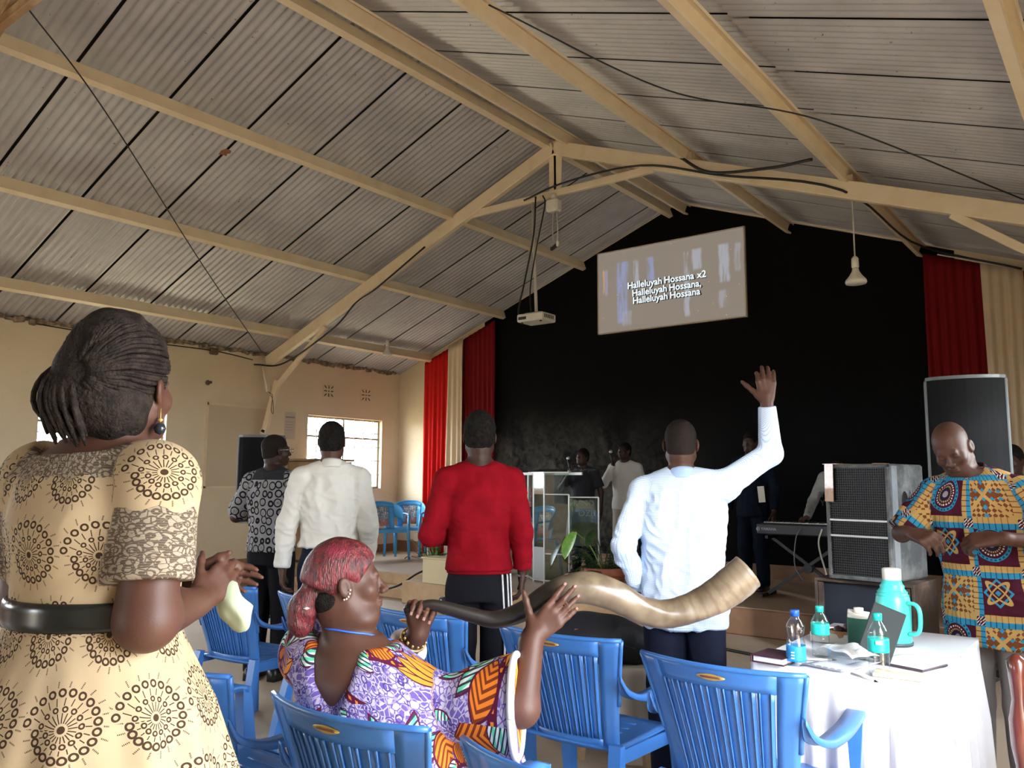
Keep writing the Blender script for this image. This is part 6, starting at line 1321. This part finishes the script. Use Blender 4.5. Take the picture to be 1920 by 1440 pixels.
def f_redhair():
    v, x, y, z = coord('Object'); n = noise(comb(x * 3.0, y * 3.0, z), 28, 4, .6); n2 = noise(comb(x, y, z), 11, 2); c = cmix(ramp01(n, .35, .65), (.030, .006, .007), (.17, .014, .018)); return cmix(ramp01(n2, .55, .75) * .8, c, (.24, .02, .045))
M_REDH = mat('red_dyed_hair', rough=.45, fn=f_redhair, bump=lambda: (noise(comb(coord('Object')[1] * 4.0, coord('Object')[2] * 4.0, coord('Object')[3]), 60, 3), .6))
h1 = body('hair', xf([ell((0, -.014, .036), (.083, .106, .094), k=.03), ell((0, -.075, -.005), (.066, .055, .06), k=.04), ell((.0, .135, -.055), (.15, .115, .125), k=.012, op='-'), ell((.09, .01, -.03), (.035, .035, .045), k=.008, op='-'), ell((-.09, .01, -.03), (.035, .035, .045), k=.008, op='-'), half((0, -.55, -1), .045, .01)], HRs, hcs), M_REDH, W2, .005, lambda P: .0035 * wob(P, 90, 3))
body('hair_bun', xf([ell((0, -.125, -.055), (.044, .043, .042), k=.03), ell((0, -.135, -.10), (.034, .036, .036), k=.03), cap((0, -.09, -.02), (0, -.13, -.06), .045, .03, .02)], HRs, hcs), M_REDH, h1, .005, lambda P: .004 * wob(P, 110, 5))
body('nape_hair', xf([ell((0, -.035, -.045), (.068, .068, .058), k=.03), ell((0, .12, -.06), (.15, .125, .14), k=.01, op='-'), half((0, .2, -1), .118, .01), half((0, -.55, 1), .045, .01)], HRs, hcs), M_HAIR, h1, .005)
t = MB().lathe([(.001, -.004), (.010, 0), (.001, .004)], seg=10).build('hair_clip', M_WHT, h1); t.location = hcs + HRs @ np.array((.045, -.115, -.055))
for k in range(5):
    a = -.2 - k * .35; t = MB().lathe([(.0006, -.003), (.003, 0), (.0006, .003)], seg=8).build('ear_stud', M_WHT, W2); t.location = hcs + HRs @ np.array((.0855, -.010 + .019 * math.cos(a), -.012 + .030 * math.sin(a)))
# the horn
HP = spline([(-1.747, 1.761, 1.021), (-1.699, 1.804, 1.040), (-1.664, 1.840, 1.032), (-1.605, 1.897, 1.008), (-1.553, 1.947, 0.993), (-1.492, 1.998, 1.017), (-1.443, 2.038, 1.054), (-1.414, 2.065, 1.071), (-1.376, 2.102, 1.081), (-1.336, 2.140, 1.078), (-1.284, 2.192, 1.055), (-1.234, 2.244, 1.018), (-1.181, 2.295, 1.004), (-1.125, 2.343, 1.019), (-1.068, 2.390, 1.052), (-1.018, 2.430, 1.097), (-0.983, 2.459, 1.132)], 90)
HRr = np.interp(np.linspace(0, 1, 90), np.linspace(0, 1, 17), [.010, .013, .017, .021, .025, .030, .036, .040, .043, .045, .044, .041, .042, .044, .049, .052, .053])
o0 = HP[0].copy(); seg = 36; T_ = np.gradient(HP, axis=0); T_ /= np.linalg.norm(T_, axis=1, keepdims=True); u = unit(np.cross(T_[0], (0, 0, 1.))); vs = []; uvs = []
for i in range(90):
    u = unit(u - T_[i] * (u @ T_[i])); w = np.cross(T_[i], u); t01 = i / 89
    for k in range(seg):
        a = 2 * math.pi * k / seg; keel = 1 + .16 * math.exp(-((((a - 7.5 * t01 - .6 + math.pi) % (2 * math.pi)) - math.pi) / .38) ** 2); rr_ = HRr[i] * keel * (1 + (.012 * math.sin(i * 1.7) if t01 > .62 else 0)); vs.append(HP[i] - o0 + rr_ * (math.cos(a) * u + math.sin(a) * w)); uvs.append((a, t01, 0))
nn_ = 90 * seg
for i in range(89, 60, -4):      # hollow bell
    uu = unit(np.cross(T_[i], (0, 0, 1.)))
    for k in range(seg): vs.append(HP[i] - o0 + (np.array(vs[i * seg + k]) - (HP[i] - o0)) * (.9 - .01 * (89 - i))); uvs.append((0, .3, 0))
m_ = 90 + len(range(89, 60, -4)); fs = [(i * seg + k, i * seg + (k + 1) % seg, (i + 1) * seg + (k + 1) % seg, (i + 1) * seg + k) for i in range(m_ - 1) for k in range(seg)] + [tuple(range(seg))[::-1], tuple((m_ - 1) * seg + k for k in range(seg))]
def f_horn():
    v, x, y, z = puv(); vo, ox, oy, oz = coord('Object'); n = noise(comb(x * .5, y * 9.0), 3.0, 4); n2 = noise(vo, 22, 4)
    c = cmix(ramp01(y + (n - .5) * .12, .38, .56), (.014, .011, .009), cmix(ramp01(n2, .3, .7), (.10, .07, .042), (.165, .125, .08))); c = cmix(ramp01(y, .68, .9) * ramp01(xsin(y * 260.0 + n * 5.0), .1, .9) * .55, c, (.07, .042, .024)); return cmix(ramp01(y, .84, .99) * .5, c, (.22, .17, .115))
mbh = MB(); mbh.add(vs, fs, True); hme = mbh.mesh('spiral_horn', mat('polished_horn', rough=.34, fn=f_horn, Coat_Weight=.12)); at = hme.attributes.new('puv', 'FLOAT_VECTOR', 'POINT'); at.data.foreach_set('vector', np.array(uvs, np.float32).ravel())
ho = link_mesh('spiral_horn', hme, None); ho.location = o0; tag(ho, 'long twisted antelope horn, dark at the mouth end and tan at the bell', 'horn')
